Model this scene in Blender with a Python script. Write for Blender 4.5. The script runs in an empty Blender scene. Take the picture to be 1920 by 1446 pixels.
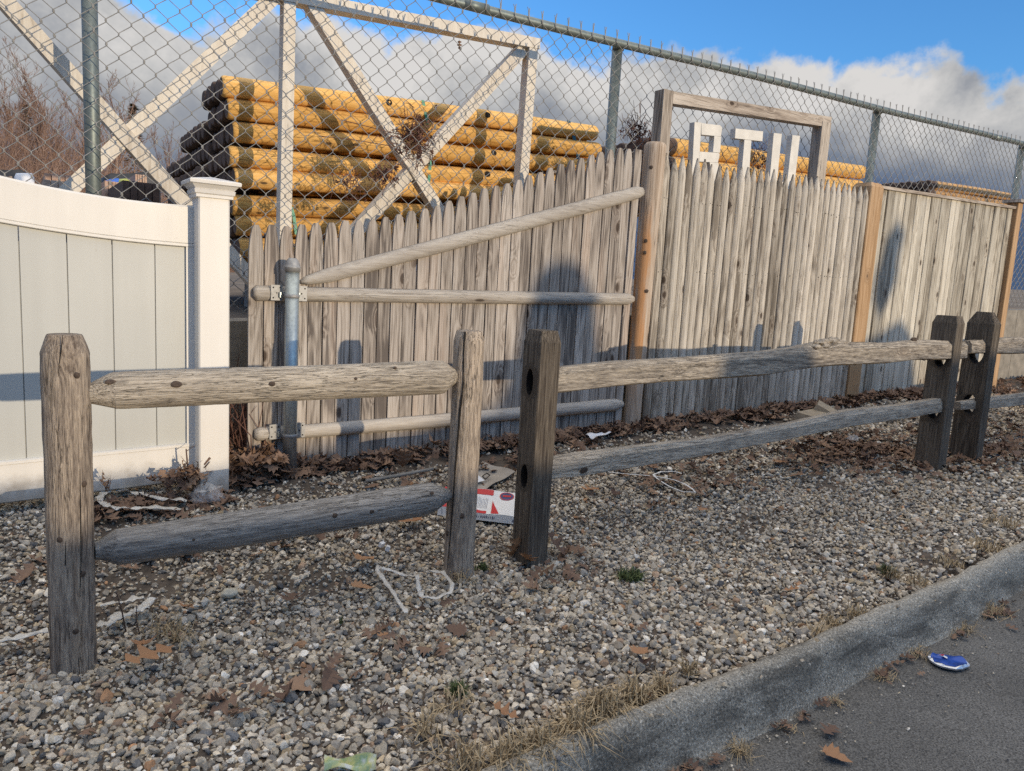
import bpy, math, random
import numpy as np
from mathutils import Vector, Matrix, noise as mnoise

random.seed(7); rng = np.random.default_rng(11)
sc = bpy.context.scene
COL = sc.collection
rad_ = math.radians

# ------------------------------------------------------------------ camera
# measured from the photograph: vertical vanishing point, fence vanishing point, eye height
FPX = 1400.0; PP = np.array([960.0, 723.0]); EYE = 1.15
def _ray(px, py):
    v = np.array([px-PP[0], py-PP[1], FPX]); return v/np.linalg.norm(v)
_up = -_ray(400., 10600.)
_d1 = _ray(3090., 565.)
_X = _d1-_up*np.dot(_d1, _up); _X /= np.linalg.norm(_X)
S = float(np.dot(_d1, _up)/np.dot(_d1, _X))          # the street climbs gently along +X
_Y = np.cross(_up, _X)
RW = np.array([_X, _Y, _up])                          # rows: world axes in camera space
cam = bpy.data.cameras.new('camera'); camo = bpy.data.objects.new('camera', cam); COL.objects.link(camo)
cam.sensor_width = 36.0; cam.sensor_fit = 'HORIZONTAL'; cam.lens = FPX/1920.0*36.0
cam.clip_start = 0.05; cam.clip_end = 3000.0
_r, _u, _b = RW[:, 0], -RW[:, 1], -RW[:, 2]
camo.matrix_world = Matrix(((_r[0], _u[0], _b[0], 0), (_r[1], _u[1], _b[1], 0), (_r[2], _u[2], _b[2], EYE), (0, 0, 0, 1)))
sc.camera = camo
sc.cycles.use_denoising = False

# ------------------------------------------------------------------ light
SUN_AZ, SUN_EL = -14.5, 7.5                            # heading the light travels, and height of the sun
_a, _e = rad_(SUN_AZ), rad_(SUN_EL)
SD = np.array([math.sin(_a)*math.cos(_e), math.cos(_a)*math.cos(_e), -math.sin(_e)])
sun = bpy.data.lights.new('sun', 'SUN'); suno = bpy.data.objects.new('sun', sun); COL.objects.link(suno)
sun.energy = 2.05; sun.angle = rad_(0.5); sun.color = (1.0, 0.82, 0.585)
suno.rotation_euler = Vector(SD).to_track_quat('-Z', 'Y').to_euler()
suno.location = (3, -6, 8)
sc.view_settings.view_transform = 'Standard'; sc.view_settings.look = 'None'
sc.view_settings.exposure = 0.51; sc.view_settings.gamma = 1.0

w = bpy.data.worlds.new('World'); sc.world = w; w.use_nodes = True
class NT:
    def __init__(s, tree): s.t = tree; s.n = tree.nodes; s.l = tree.links
    def __call__(s, typ, inp=None, **kw):
        nd = s.n.new(typ)
        for k, v in kw.items(): setattr(nd, k, v)
        for k, v in (inp or {}).items():
            sk = nd.inputs[k]
            if hasattr(v, 'is_linked') or isinstance(v, bpy.types.NodeSocket): s.l.new(v, sk)
            else: sk.default_value = v
        return nd
    def math(s, op, a, b=0.0, c=None, clamp=False):
        d = {0: a, 1: b}
        if c is not None: d[2] = c
        return s('ShaderNodeMath', d, operation=op, use_clamp=clamp).outputs[0]
    def ramp(s, fac, stops, interp='LINEAR'):
        nd = s('ShaderNodeValToRGB', {0: fac}); cr = nd.color_ramp; cr.interpolation = interp
        while len(cr.elements) < len(stops): cr.elements.new(0.5)
        for e, (p, c) in zip(cr.elements, stops):
            e.position = p; e.color = (c[0], c[1], c[2], 1) if not isinstance(c, (int, float)) else (c, c, c, 1)
        return nd.outputs[0]
    def noise(s, vec, scale, detail=4.0, rough=0.55, dist=0.0, out=0):
        nd = s('ShaderNodeTexNoise', {'Vector': vec, 'Scale': scale, 'Detail': detail, 'Roughness': rough, 'Distortion': dist})
        return nd.outputs[out]
    def mix(s, fac, a, b, blend='MIX'):
        nd = s.n.new('ShaderNodeMix'); nd.data_type = 'RGBA'; nd.blend_type = blend; nd.clamp_factor = True
        for k, v in ((0, fac), (6, a), (7, b)):
            if isinstance(v, bpy.types.NodeSocket): s.l.new(v, nd.inputs[k])
            else: nd.inputs[k].default_value = v if k == 0 else (v[0], v[1], v[2], 1)
        return nd.outputs[2]
    def smooth(s, x, a, b):
        nd = s('ShaderNodeMapRange', {0: x, 1: a, 2: b, 3: 0.0, 4: 1.0}); nd.interpolation_type = 'SMOOTHSTEP'; return nd.outputs[0]
    def vmath(s, op, a, b=None, scale=None):
        nd = s('ShaderNodeVectorMath', {0: a}, operation=op)
        if b is not None:
            if isinstance(b, bpy.types.NodeSocket): s.l.new(b, nd.inputs[1])
            else: nd.inputs[1].default_value = b
        if scale is not None:
            if isinstance(scale, bpy.types.NodeSocket): s.l.new(scale, nd.inputs[3])
            else: nd.inputs[3].default_value = scale
        return nd.outputs[0]

def build_world():
    w.node_tree.nodes.clear(); N = NT(w.node_tree)
    sky = N('ShaderNodeTexSky', sky_type='NISHITA', sun_disc=False, sun_elevation=rad_(SUN_EL),
            sun_rotation=math.atan2(-SD[0], -SD[1]), air_density=1.0, dust_density=0.6, ozone_density=2.0)
    dirv = N('ShaderNodeTexCoord').outputs['Generated']
    sep = N('ShaderNodeSeparateXYZ', {0: dirv}); z = sep.outputs[2]
    # cloud coordinates on the sky sphere, flattened towards the horizon
    q = N('ShaderNodeCombineXYZ', {0: sep.outputs[0], 1: sep.outputs[1], 2: N.math('MULTIPLY', z, 1.05)}).outputs[0]
    q = N.vmath('ADD', q, CLOUD_SEED)
    n1 = N.noise(q, 4.2, 9.0, 0.60, 0.12)
    n2 = N.noise(N.vmath('ADD', q, (0.020, -0.035, 0.075)), 4.2, 9.0, 0.60, 0.12)
    n3 = N.noise(q, 2.1, 3.0, 0.5)
    nf = N.noise(q, 13.0, 6.0, 0.62, 0.15)
    az = N.math('ARCTAN2', sep.outputs[0], sep.outputs[1])           # 0 straight over the fence, + to the right
    top = N.math('ADD', CLOUD_TOP, N.math('MULTIPLY', N.smooth(az, 0.85, 1.05), -0.028))
    # cloud bank: solid low down, ragged billows at its upper edge, open blue above it
    ne = N.noise(q, 7.5, 9.0, 0.58, 0.10)
    e = N.math('SUBTRACT', top, N.math('ADD', z, N.math('MULTIPLY', N.math('SUBTRACT', ne, 0.5), 0.21)))
    bank = N.smooth(e, -0.006, 0.018)
    # bright cover added overhead, out of view, to fill the shade; rear cover off
    over = N.math('MULTIPLY', N.smooth(N.math('ADD', z, N.math('MULTIPLY', N.math('SUBTRACT', n3, 0.5), 0.35)), 0.60, 0.82), 0.9)
    back = N.math('MULTIPLY', N.smooth(N.math('ADD', N.math('MULTIPLY', sep.outputs[1], -1.0), N.math('MULTIPLY', N.math('SUBTRACT', n3, 0.5), 0.8)), 0.05, 0.5), 0.0)
    cover = N.math('MAXIMUM', bank, N.math('MAXIMUM', over, back))
    # tone: slate low, pale billows high in the bank; lumps modelled by density towards the light
    t = N.math('SUBTRACT', 0.97, N.math('MULTIPLY', e, 3.6))
    t = N.math('ADD', t, N.math('MULTIPLY', N.math('SUBTRACT', n3, 0.5), 0.18))
    lump = N.math('SUBTRACT', 1.7, N.math('MULTIPLY', N.smooth(e, 0.02, 0.16), 1.3))
    t = N.math('ADD', t, N.math('MULTIPLY', N.math('SUBTRACT', n1, n2), lump))
    t = N.math('ADD', t, N.math('MULTIPLY', N.math('SUBTRACT', nf, 0.5), 0.22))
    t = N.math('SUBTRACT', t, N.math('MULTIPLY', N.math('MULTIPLY', N.smooth(az, 0.45, 1.0), N.smooth(e, 0.06, 0.17)), 0.22))
    t = N.math('ADD', t, N.math('MULTIPLY', N.math('SUBTRACT', 1.0, N.smooth(az, 0.1, 0.5)), 0.10))
    # bank behind the camera darkened to keep its fill off upright faces
    t = N.math('SUBTRACT', t, N.math('MULTIPLY', N.smooth(N.math('MULTIPLY', sep.outputs[1], -1.0), -0.1, 0.5), 0.75))
    cl = N.ramp(t, [(0.0, (0.075, 0.125, 0.235)), (0.22, (0.11, 0.165, 0.285)), (0.42, (0.22, 0.26, 0.335)), (0.60, (0.37, 0.39, 0.43)), (0.80, (0.60, 0.60, 0.60)), (1.0, (0.80, 0.78, 0.76))])
    far = N.math('MAXIMUM', over, back)
    cl = N.mix(N.math('MULTIPLY', far, 1.0), cl, OVERHEAD_FILL)
    bg1 = N('ShaderNodeBackground', {0: N.mix(1.0, sky.outputs[0], SKY_TINT, 'MULTIPLY'), 1: SKY_STRENGTH})
    bg2 = N('ShaderNodeBackground', {0: cl, 1: CLOUD_STRENGTH})
    mx = N('ShaderNodeMixShader', {0: cover, 1: bg1.outputs[0], 2: bg2.outputs[0]})
    out = N('ShaderNodeOutputWorld'); N.l.new(mx.outputs[0], out.inputs[0])
CLOUD_TOP, SKY_STRENGTH, CLOUD_STRENGTH = 0.286, 0.125, 0.62
CLOUD_SEED = (6.78, 18.94, 10.57); SKY_TINT = (0.64, 1.2, 1.85); OVERHEAD_FILL = (2.15, 2.02, 1.83)
build_world()

# ------------------------------------------------------------------ measuring helpers
YR, YF, YC, YT = 2.31, 3.49, 3.85, 4.25        # rail fence, picket face, chain link, painted frame
def ray(px, py): return RW @ _ray(px, py)
def T(px, py, Y):
    d = ray(px, py); t = Y/d[1]; return np.array([t*d[0], Y, EYE+t*d[2]])
def hz(x, h): return S*x+h                       # height above the climbing ground -> true z
def sstep(x, a, b):
    t = np.clip((x-a)/(b-a), 0, 1); return t*t*(3-2*t)
def gh(x, Y):
    return 0.165*sstep(Y, 2.25, 3.55)*(1-0.72*sstep(x, 7.2, 8.4)) + 0.05*sstep(Y, 3.5, 3.8)
def G(px, py, off=0.0):
    d = ray(px, py); t = 1.0
    for _ in range(40):
        x, y = t*d[0], t*d[1]
        h = gh(x, y)+off
        t2 = (EYE-h)/(S*d[0]-d[2]); t = 0.5*t+0.5*t2
    return np.array([t*d[0], t*d[1], S*t*d[0]+gh(t*d[0], t*d[1])+off])
def GR(px, py, h):
    d = ray(px, py); t = (EYE-h)/(S*d[0]-d[2]); return np.array([t*d[0], t*d[1], EYE+t*d[2]])
def depth(p): return float((np.asarray(p)-np.array([0, 0, EYE])) @ RW[:, 2])
def PR(px, py, half, Y):                         # point and radius of a limb seen half px thick
    p = T(px, py, Y); return p, half*depth(p)/FPX
def proj(P):
    c = (np.asarray(P)-np.array([0, 0, EYE])) @ RW
    return np.stack([PP[0]+FPX*c[..., 0]/c[..., 2], PP[1]+FPX*c[..., 1]/c[..., 2]], -1), c[..., 2]
def on_cyl(px, py, cx, cy, r):
    d = ray(px, py); a = d[0]**2+d[1]**2; b = -2*(d[0]*cx+d[1]*cy); c = cx*cx+cy*cy-r*r
    D = b*b-4*a*c; t = (-b-math.sqrt(max(D, 0)))/(2*a); return np.array([0, 0, EYE])+t*d

# ------------------------------------------------------------------ mesh helpers
class MB:
    def __init__(s): s.v = []; s.f = []; s.mi = []; s.sm = []; s.rn = []; s.r = 0.5; s.m = 0; s.smooth = False
    def add(s, vs, fs):
        o = len(s.v); s.v += [tuple(map(float, p)) for p in vs]; s.rn += [s.r]*len(vs)
        for f in fs: s.f.append(tuple(i+o for i in f)); s.mi.append(s.m); s.sm.append(s.smooth)
    def hexa(s, q):      # 8 corners: 0-3 front (ccw seen from front), 4-7 back
        s.add(q, [(0, 1, 2, 3), (7, 6, 5, 4), (0, 4, 5, 1), (1, 5, 6, 2), (2, 6, 7, 3), (3, 7, 4, 0)])
    def box(s, lo, hi):
        (a, b, c), (d, e, f) = lo, hi
        s.hexa([(a, b, c), (d, b, c), (d, b, f), (a, b, f), (a, e, c), (d, e, c), (d, e, f), (a, e, f)])
    def cbox(s, c, sz, rot=None, bev=0.0):
        x, y, z = np.array(sz)/2
        q = np.array([(-x, -y, -z), (x, -y, -z), (x, -y, z), (-x, -y, z), (-x, y, -z), (x, y, -z), (x, y, z), (-x, y, z)])
        if rot is not None: q = q @ np.array(rot).T
        s.hexa(q+np.array(c))
    def beam(s, p0, p1, wd, dp, nrm=(0, -1, 0)):   # square timber: wd across, dp along nrm
        p0, p1 = np.array(p0, float), np.array(p1, float); t = p1-p0; t /= np.linalg.norm(t)
        n = np.array(nrm, float); n -= t*np.dot(n, t); n /= np.linalg.norm(n); c = np.cross(t, n)
        q = []
        for k in (0.5, -0.5):
            for (p, sg) in ((p0, -1), (p0, 1), (p1, 1), (p1, -1)): q.append(p+n*dp*k+c*wd*0.5*sg)
        s.hexa(q)
    def slab(s, outline, y0, y1):                 # outline [(x,z)] ccw seen from -Y, extruded in Y
        n = len(outline)
        vs = [(x, y0, z) for x, z in outline]+[(x, y1, z) for x, z in outline]
        fs = [tuple(range(n)), tuple(range(2*n-1, n-1, -1))]
        fs += [(i, i+n, (i+1) % n+n, (i+1) % n) for i in range(n)]
        s.add(vs, fs)
    def tube(s, pts, radii, n=6, caps=True, phase=0.0, flat=1.0, up=None):
        pts = [np.array(p, float) for p in pts]; m = len(pts)
        if not hasattr(radii, '__len__'): radii = [radii]*m
        T0 = pts[1]-pts[0]; T0 /= np.linalg.norm(T0)
        ref = np.array(up if up is not None else ((0, 0, 1) if abs(T0[2]) < 0.9 else (0, 1, 0)), float)
        vs = []
        for i in range(m):
            t = pts[min(i+1, m-1)]-pts[max(i-1, 0)]; L = np.linalg.norm(t); t = t/L if L > 1e-9 else T0
            a = np.cross(t, ref); La = np.linalg.norm(a); a = a/La if La > 1e-6 else np.array([1., 0, 0]); b = np.cross(a, t); ref = b if up is None else ref
            for k in range(n):
                g = 2*math.pi*k/n+phase; vs.append(pts[i]+radii[i]*(math.cos(g)*a+flat*math.sin(g)*b))
        fs = [(i*n+k, i*n+(k+1) % n, (i+1)*n+(k+1) % n, (i+1)*n+k) for i in range(m-1) for k in range(n)]
        if caps: fs += [tuple(range(n-1, -1, -1)), tuple(range((m-1)*n, m*n))]
        s.add(vs, fs)
    def limb(s, pts, shape=None, n=16, step=0.03, amp=0.05, seed=0.0, up=(0, 0, 1), rough=0.0, twist=0.0):
        # pts: (point, ra, rb): an uneven timber; shape: list of (c,s) on a unit outline
        if shape is None: shape = [(math.cos(2*math.pi*k/n), math.sin(2*math.pi*k/n)) for k in range(n)]
        n = len(shape); P = [np.array(p[0], float) for p in pts]; A = [p[1] for p in pts]; B = [p[2] for p in pts]
        D = [0.0]
        for i in range(1, len(P)): D.append(D[-1]+np.linalg.norm(P[i]-P[i-1]))
        ts = sorted(set(list(np.linspace(0, D[-1], max(2, int(D[-1]/step)+1)))+D))
        ts = [t for i, t in enumerate(ts) if i == 0 or t-ts[i-1] > step*0.15 or t in (D[-1],)]
        ev = lambda arr, t: np.interp(t, D, arr)
        cen = [np.array([ev([p[k] for p in P], t) for k in range(3)]) for t in ts]
        vs = []; m = len(ts)
        for i, t in enumerate(ts):
            tg = cen[min(i+1, m-1)]-cen[max(i-1, 0)]; tg /= np.linalg.norm(tg)
            sd = np.cross(tg, np.array(up, float)); sd /= np.linalg.norm(sd); u = np.cross(sd, tg)
            ra, rb = ev(A, t), ev(B, t)
            for (c, sn) in shape:
                g = 1+amp*mnoise.noise(Vector((c*2.2+seed, sn*2.2, t*1.1+seed*3)))+amp*0.5*mnoise.noise(Vector((c*7+seed, sn*7, t*2.5)))
                if rough: g += rough*mnoise.noise(Vector((c*3+seed, sn*3, t*30)))
                vs.append(cen[i]+(c*ra*sd+sn*rb*u)*g)
        fs = [(i*n+k, i*n+(k+1) % n, (i+1)*n+(k+1) % n, (i+1)*n+k) for i in range(m-1) for k in range(n)]
        fs += [tuple(range(n-1, -1, -1)), tuple(range((m-1)*n, m*n))]
        s.add(vs, [f[::-1] for f in fs])
    def blob(s, c, r, sub=1, seed=0.0, amp=0.2, rot=None):
        V, F = ICO[sub]
        q = []
        for p in V:
            k = 1+amp*mnoise.noise(Vector(p)*1.7+Vector((seed, seed*2, 0)))
            q.append(np.array(p)*np.array(r)*k)
        q = np.array(q)
        if rot is not None: q = q @ np.array(rot).T
        s.add(q+np.array(c), F)
def _ico(sub):
    import bmesh
    bm = bmesh.new(); bmesh.ops.create_icosphere(bm, subdivisions=sub, radius=1.0)
    V = [tuple(v.co) for v in bm.verts]; F = [tuple(v.index for v in f.verts) for f in bm.faces]; bm.free(); return V, F
ICO = {k: _ico(k) for k in (1, 2, 3)}
def rotz(a): c, s_ = math.cos(a), math.sin(a); return np.array([[c, -s_, 0], [s_, c, 0], [0, 0, 1]])
def rotx(a): c, s_ = math.cos(a), math.sin(a); return np.array([[1, 0, 0], [0, c, -s_], [0, s_, c]])
def roty(a): c, s_ = math.cos(a), math.sin(a); return np.array([[c, 0, s_], [0, 1, 0], [-s_, 0, c]])

def mesh_of(name, V, F, base, mats, mi=None, sm=None, attrs=None):
    me = bpy.data.meshes.new(name)
    V = np.asarray(V, np.float64)-np.asarray(base)
    if isinstance(F, np.ndarray):
        me.vertices.add(len(V)); me.vertices.foreach_set('co', V.astype(np.float32).ravel())
        k = F.shape[1]; me.loops.add(F.size); me.loops.foreach_set('vertex_index', F.astype(np.int32).ravel())
        me.polygons.add(len(F)); me.polygons.foreach_set('loop_start', np.arange(0, F.size, k, dtype=np.int32))
    else:
        me.from_pydata([tuple(p) for p in V], [], F)
    for m in (mats if isinstance(mats, (list, tuple)) else [mats]): me.materials.append(m)
    if mi is not None: me.polygons.foreach_set('material_index', np.asarray(mi, np.int32))
    if sm is not None:
        me.polygons.foreach_set('use_smooth', np.full(len(me.polygons), sm, bool) if isinstance(sm, bool) else np.asarray(sm, bool))
    for k, (typ, arr) in (attrs or {}).items():
        at = me.attributes.new(k, typ, 'POINT')
        at.data.foreach_set('value' if typ == 'FLOAT' else 'color', np.asarray(arr, np.float32).ravel())
    me.update(calc_edges=True); me.validate(); return me
def thing(name, label, cat, base, group=None):
    o = bpy.data.objects.new(name, None); COL.objects.link(o); o.location = tuple(map(float, base)); o.empty_display_size = 0.1
    o['label'] = label; o['category'] = cat
    if group: o['group'] = group
    return o
def wloc(o):
    p = np.zeros(3)
    while o is not None: p += np.array(o.location); o = o.parent
    return p
def part(name, mb, mats, parent, label=None):
    b = wloc(parent)
    me = mesh_of(name, mb.v, mb.f, b, mats, mb.mi, mb.sm, {'rnd': ('FLOAT', mb.rn)})
    o = bpy.data.objects.new(name, me); COL.objects.link(o); o.parent = parent
    if label: o['label'] = label
    return o
def solo(name, mb, mats, label, cat, base=None, group=None, kind=None):
    if base is None: base = np.mean(np.array(mb.v), 0)*np.array([1, 1, 0])+np.array([0, 0, np.min(np.array(mb.v)[:, 2])])
    me = mesh_of(name, mb.v, mb.f, base, mats, mb.mi, mb.sm, {'rnd': ('FLOAT', mb.rn)})
    o = bpy.data.objects.new(name, me); COL.objects.link(o); o.location = tuple(map(float, base))
    if label: o['label'] = label
    if cat: o['category'] = cat
    if group: o['group'] = group
    if kind: o['kind'] = kind
    return o

# ------------------------------------------------------------------ materials
def newmat(name):
    m = bpy.data.materials.new(name); m.use_nodes = True; m.node_tree.nodes.clear(); N = NT(m.node_tree)
    b = N('ShaderNodeBsdfPrincipled'); o = N('ShaderNodeOutputMaterial'); N.l.new(b.outputs[0], o.inputs[0])
    return m, N, b
def setp(N, b, **kw):
    names = {'color': 'Base Color', 'rough': 'Roughness', 'metal': 'Metallic', 'normal': 'Normal', 'trans': 'Transmission Weight', 'alpha': 'Alpha', 'spec': 'Specular IOR Level'}
    for k, v in kw.items():
        sk = b.inputs[names[k]]
        if isinstance(v, bpy.types.NodeSocket): N.l.new(v, sk)
        elif k == 'color': sk.default_value = (v[0], v[1], v[2], 1)
        else: sk.default_value = v
def plain(name, col, rough=0.6, metal=0.0, var=0.15, scale=20.0, bump=0.0, spec=0.5):
    m, N, b = newmat(name); v = N('ShaderNodeTexCoord').outputs['Object']
    n = N.noise(v, scale, 5.0)
    c = N.mix(1.0, col, N.ramp(n, [(0.25, 1-var), (0.75, 1+var)]), 'MULTIPLY')
    setp(N, b, color=c, rough=rough, metal=metal, spec=spec)
    if bump:
        setp(N, b, normal=N('ShaderNodeBump', {'Strength': bump, 'Distance': 0.004, 'Height': N.noise(v, scale*3, 4.0)}).outputs[0])
    return m
def wood(name, axis, stops, grain=45.0, along=2.2, knots=0.5, kscale=(9, 9, 2.6), bump=0.35, rough=0.85, vary=0.35, tint=None, dirt=None, cracks=0.4, bigw=0.55, gain=1.45, patch=None, flame=0.035):
    """weathered timber; axis = direction of the grain in object space"""
    m, N, b = newmat(name); v = N('ShaderNodeTexCoord').outputs['Object']
    at = N('ShaderNodeAttribute', attribute_name='rnd'); r = at.outputs['Fac']
    oi = N('ShaderNodeObjectInfo').outputs['Random']
    off = N('ShaderNodeCombineXYZ', {0: N.math('MULTIPLY', r, 37.0), 1: N.math('MULTIPLY', oi, 23.0), 2: N.math('MULTIPLY', r, 91.0)}).outputs[0]
    p = N.vmath('ADD', v, off)
    sc3 = [grain]*3; sc3[axis] = along
    # grain bends round knots
    kv = list(kscale)
    vk = N.vmath('MULTIPLY', p, tuple(kv))
    vor = N('ShaderNodeTexVoronoi', {'Vector': vk, 'Scale': 1.0, 'Randomness': 1.0})
    kd = vor.outputs['Distance']; kr = N('ShaderNodeSeparateColor', {0: vor.outputs['Color']}).outputs[0]
    has = N.math('GREATER_THAN', kr, 1.0-knots)
    kin = N.math('MULTIPLY', has, N.math('SUBTRACT', 1.0, N.smooth(kd, 0.085, 0.14)))
    kout = N.math('MULTIPLY', has, N.math('SUBTRACT', 1.0, N.smooth(kd, 0.05, 0.42)))
    pg = N.vmath('ADD', N.vmath('MULTIPLY', p, tuple(sc3)), N.vmath('SCALE', (1.0, 1.0, 1.0), scale=N.math('MULTIPLY', kout, 2.2)))
    g1 = N.noise(pg, 1.0, 6.0, 0.62, 0.6)
    sc2 = [grain*3.2]*3; sc2[axis] = along*2.6
    g2 = N.noise(N.vmath('MULTIPLY', p, tuple(sc2)), 1.0, 4.0, 0.6, 0.3)
    big = N.noise(N.vmath('MULTIPLY', p, tuple([5.0 if i != axis else 1.1 for i in range(3)])), 1.0, 3.0, 0.5)
    f = N.math('ADD', N.math('MULTIPLY', g1, 0.62), N.math('MULTIPLY', g2, 0.38))
    f = N.math('ADD', f, N.math('MULTIPLY', N.math('SUBTRACT', big, 0.5), bigw))
    lo = N.noise(N.vmath('ADD', N.vmath('MULTIPLY', p, tuple([10.0 if i != axis else 0.9 for i in range(3)])), N.vmath('SCALE', (1.0, 1.0, 1.0), scale=N.math('MULTIPLY', kout, 0.35))), 1.0, 1.5, 0.4)
    f = N.math('ADD', f, N.math('MULTIPLY', N.math('SINE', N.math('MULTIPLY', lo, 75.0)), flame))     # growth-ring figure
    f = N.math('ADD', N.math('MULTIPLY', N.math('SUBTRACT', f, 0.5), gain), 0.5)
    f = N.math('ADD', f, N.math('MULTIPLY', N.math('SUBTRACT', r, 0.5), 0.22))
    c = N.ramp(f, stops)
    if tint is not None:
        tn = N.smooth(N.noise(N.vmath('MULTIPLY', p, tuple([11.0 if i != axis else 0.9 for i in range(3)])), 1.0, 3.0), 0.52, 0.72)
        c = N.mix(N.math('MULTIPLY', tn, tint[3]), c, tint[:3])
    val = N.math('ADD', 1.0-vary*0.5, N.math('MULTIPLY', N('ShaderNodeTexWhiteNoise', {'W': N.math('MULTIPLY', N.math('ADD', r, oi), 517.0)}, noise_dimensions='1D').outputs[0], vary))
    c = N.mix(1.0, c, N('ShaderNodeCombineColor', {0: val, 1: val, 2: val}).outputs[0], 'MULTIPLY')
    if patch is not None:
        sx = N('ShaderNodeSeparateXYZ', {0: v}); nz = N.noise(N.vmath('MULTIPLY', v, (26, 26, 3.5)), 1.0, 4.0); pz = sx.outputs[2]
        cx = N.math('ADD', PATCH_X0, N.math('MULTIPLY', pz, PATCH_K)); dx = N.math('ABSOLUTE', N.math('SUBTRACT', sx.outputs[0], cx))
        pm = N.math('SUBTRACT', 1.0, N.smooth(N.math('ADD', dx, N.math('MULTIPLY', N.math('SUBTRACT', nz, 0.5), 0.12)), 0.008, 0.034))
        pm = N.math('MULTIPLY', pm, N.math('MULTIPLY', N.smooth(pz, 0.10, 0.45), N.math('SUBTRACT', 1.0, N.smooth(pz, 1.15, 1.45))))
        c = N.mix(N.math('MULTIPLY', pm, 0.62), c, patch)
    # dark hair cracks along the grain
    scC = [grain*0.9]*3; scC[axis] = along*0.45
    ck = N.noise(N.vmath('MULTIPLY', p, tuple(scC)), 1.0, 3.0, 0.6, 0.4)
    crk = N.math('SUBTRACT', 1.0, N.smooth(N.math('ABSOLUTE', N.math('SUBTRACT', ck, 0.5)), 0.004, 0.020))
    crk = N.math('MULTIPLY', crk, N.smooth(big, 0.48, 0.6))
    c = N.mix(N.math('MULTIPLY', crk, cracks), c, (0.035, 0.028, 0.022))
    c = N.mix(N.math('MULTIPLY', kout, 0.30), c, (0.16, 0.105, 0.07))
    c = N.mix(N.math('MULTIPLY', kin, 0.85), c, (0.055, 0.038, 0.028))
    if dirt is not None:   # splash stains that belong to the timber: (height a, height b, strength)
        zz = N('ShaderNodeSeparateXYZ', {0: v}).outputs[2]
        d = N.math('SUBTRACT', 1.0, N.smooth(N.math('ADD', zz, N.math('MULTIPLY', N.math('SUBTRACT', N.noise(N.vmath('MULTIPLY', p, (14, 14, 3)), 1.0, 4.0), 0.5), 0.5)), dirt[0], dirt[1]))
        c = N.mix(N.math('MULTIPLY', d, dirt[2]), c, (0.05, 0.045, 0.042))
    h = N.math('SUBTRACT', N.math('ADD', g1, N.math('MULTIPLY', g2, 0.6)), N.math('MULTIPLY', crk, 0.8))
    h = N.math('SUBTRACT', h, N.math('MULTIPLY', kin, 0.5))
    bp = N('ShaderNodeBump', {'Strength': bump, 'Distance': 0.006, 'Height': h}).outputs[0]
    setp(N, b, color=c, rough=rough, normal=bp, spec=0.25)
    return m

M = {}
PATCH_X0, PATCH_K = -1.133, 0.0        # line of the bare patch up the round post (object space)
M['gate'] = wood('weathered_picket', 2, [(0.22, (0.146, 0.125, 0.11)), (0.42, (0.301, 0.262, 0.225)), (0.58, (0.403, 0.357, 0.31)), (0.8, (0.489, 0.443, 0.395))], grain=70, along=3.0, knots=0.60, kscale=(8, 0, 3.8), tint=(0.50, 0.385, 0.30, 0.40), vary=0.30, cracks=0.6, gain=2.0, flame=0.065)
M['gate_rail'] = wood('weathered_backer_rail', 0, [(0.2, (0.24, 0.21, 0.18)), (0.45, (0.42, 0.38, 0.33)), (0.8, (0.55, 0.51, 0.45))], grain=80, along=5.0, knots=0.12, kscale=(3, 12, 12), vary=0.15, cracks=0.35, bump=0.5, flame=0.02)
M['stock'] = wood('grey_stockade', 2, [(0.22, (0.217, 0.187, 0.151)), (0.42, (0.444, 0.398, 0.332)), (0.58, (0.553, 0.504, 0.426)), (0.8, (0.631, 0.58, 0.502))], grain=65, along=2.6, knots=0.85, kscale=(10, 0, 4.2), vary=0.34, cracks=0.55, gain=2.1)
M['board'] = wood('grey_board', 2, [(0.22, (0.225, 0.197, 0.155)), (0.42, (0.449, 0.408, 0.333)), (0.58, (0.557, 0.514, 0.427)), (0.8, (0.626, 0.585, 0.497))], grain=60, along=2.2, knots=0.7, kscale=(9, 0, 4.6), vary=0.40, cracks=0.5, gain=2.0)
M['rail'] = wood('old_rail_timber', 0, [(0.22, (0.115, 0.096, 0.079)), (0.4, (0.293, 0.255, 0.209)), (0.56, (0.471, 0.413, 0.335)), (0.8, (0.629, 0.561, 0.462))], grain=120, along=13.0, knots=0.10, kscale=(3.5, 0, 9), vary=0.12, bump=0.8, cracks=0.55, bigw=0.4, gain=1.35)
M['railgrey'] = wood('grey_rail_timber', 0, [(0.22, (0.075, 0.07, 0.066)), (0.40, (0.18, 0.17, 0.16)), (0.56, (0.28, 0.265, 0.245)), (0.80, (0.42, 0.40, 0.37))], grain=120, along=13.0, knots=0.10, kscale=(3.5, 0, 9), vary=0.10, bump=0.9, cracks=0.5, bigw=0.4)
M['post'] = wood('old_post_timber', 2, [(0.22, (0.095, 0.075, 0.061)), (0.4, (0.273, 0.223, 0.179)), (0.56, (0.451, 0.373, 0.29)), (0.8, (0.598, 0.496, 0.396))], grain=115, along=11.0, knots=0.22, kscale=(8, 8, 3.5), vary=0.12, bump=0.9, cracks=0.7, bigw=0.4, gain=1.4, tint=(0.42, 0.27, 0.15, 0.45))
M['splitpost'] = wood('old_split_post', 2, [(0.22, (0.053, 0.042, 0.034)), (0.4, (0.118, 0.098, 0.077)), (0.56, (0.186, 0.157, 0.123)), (0.8, (0.268, 0.232, 0.184))], grain=120, along=4.5, knots=0.12, kscale=(8, 8, 3.5), vary=0.10, bump=0.9, cracks=0.7, bigw=0.35, gain=1.4)
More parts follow.
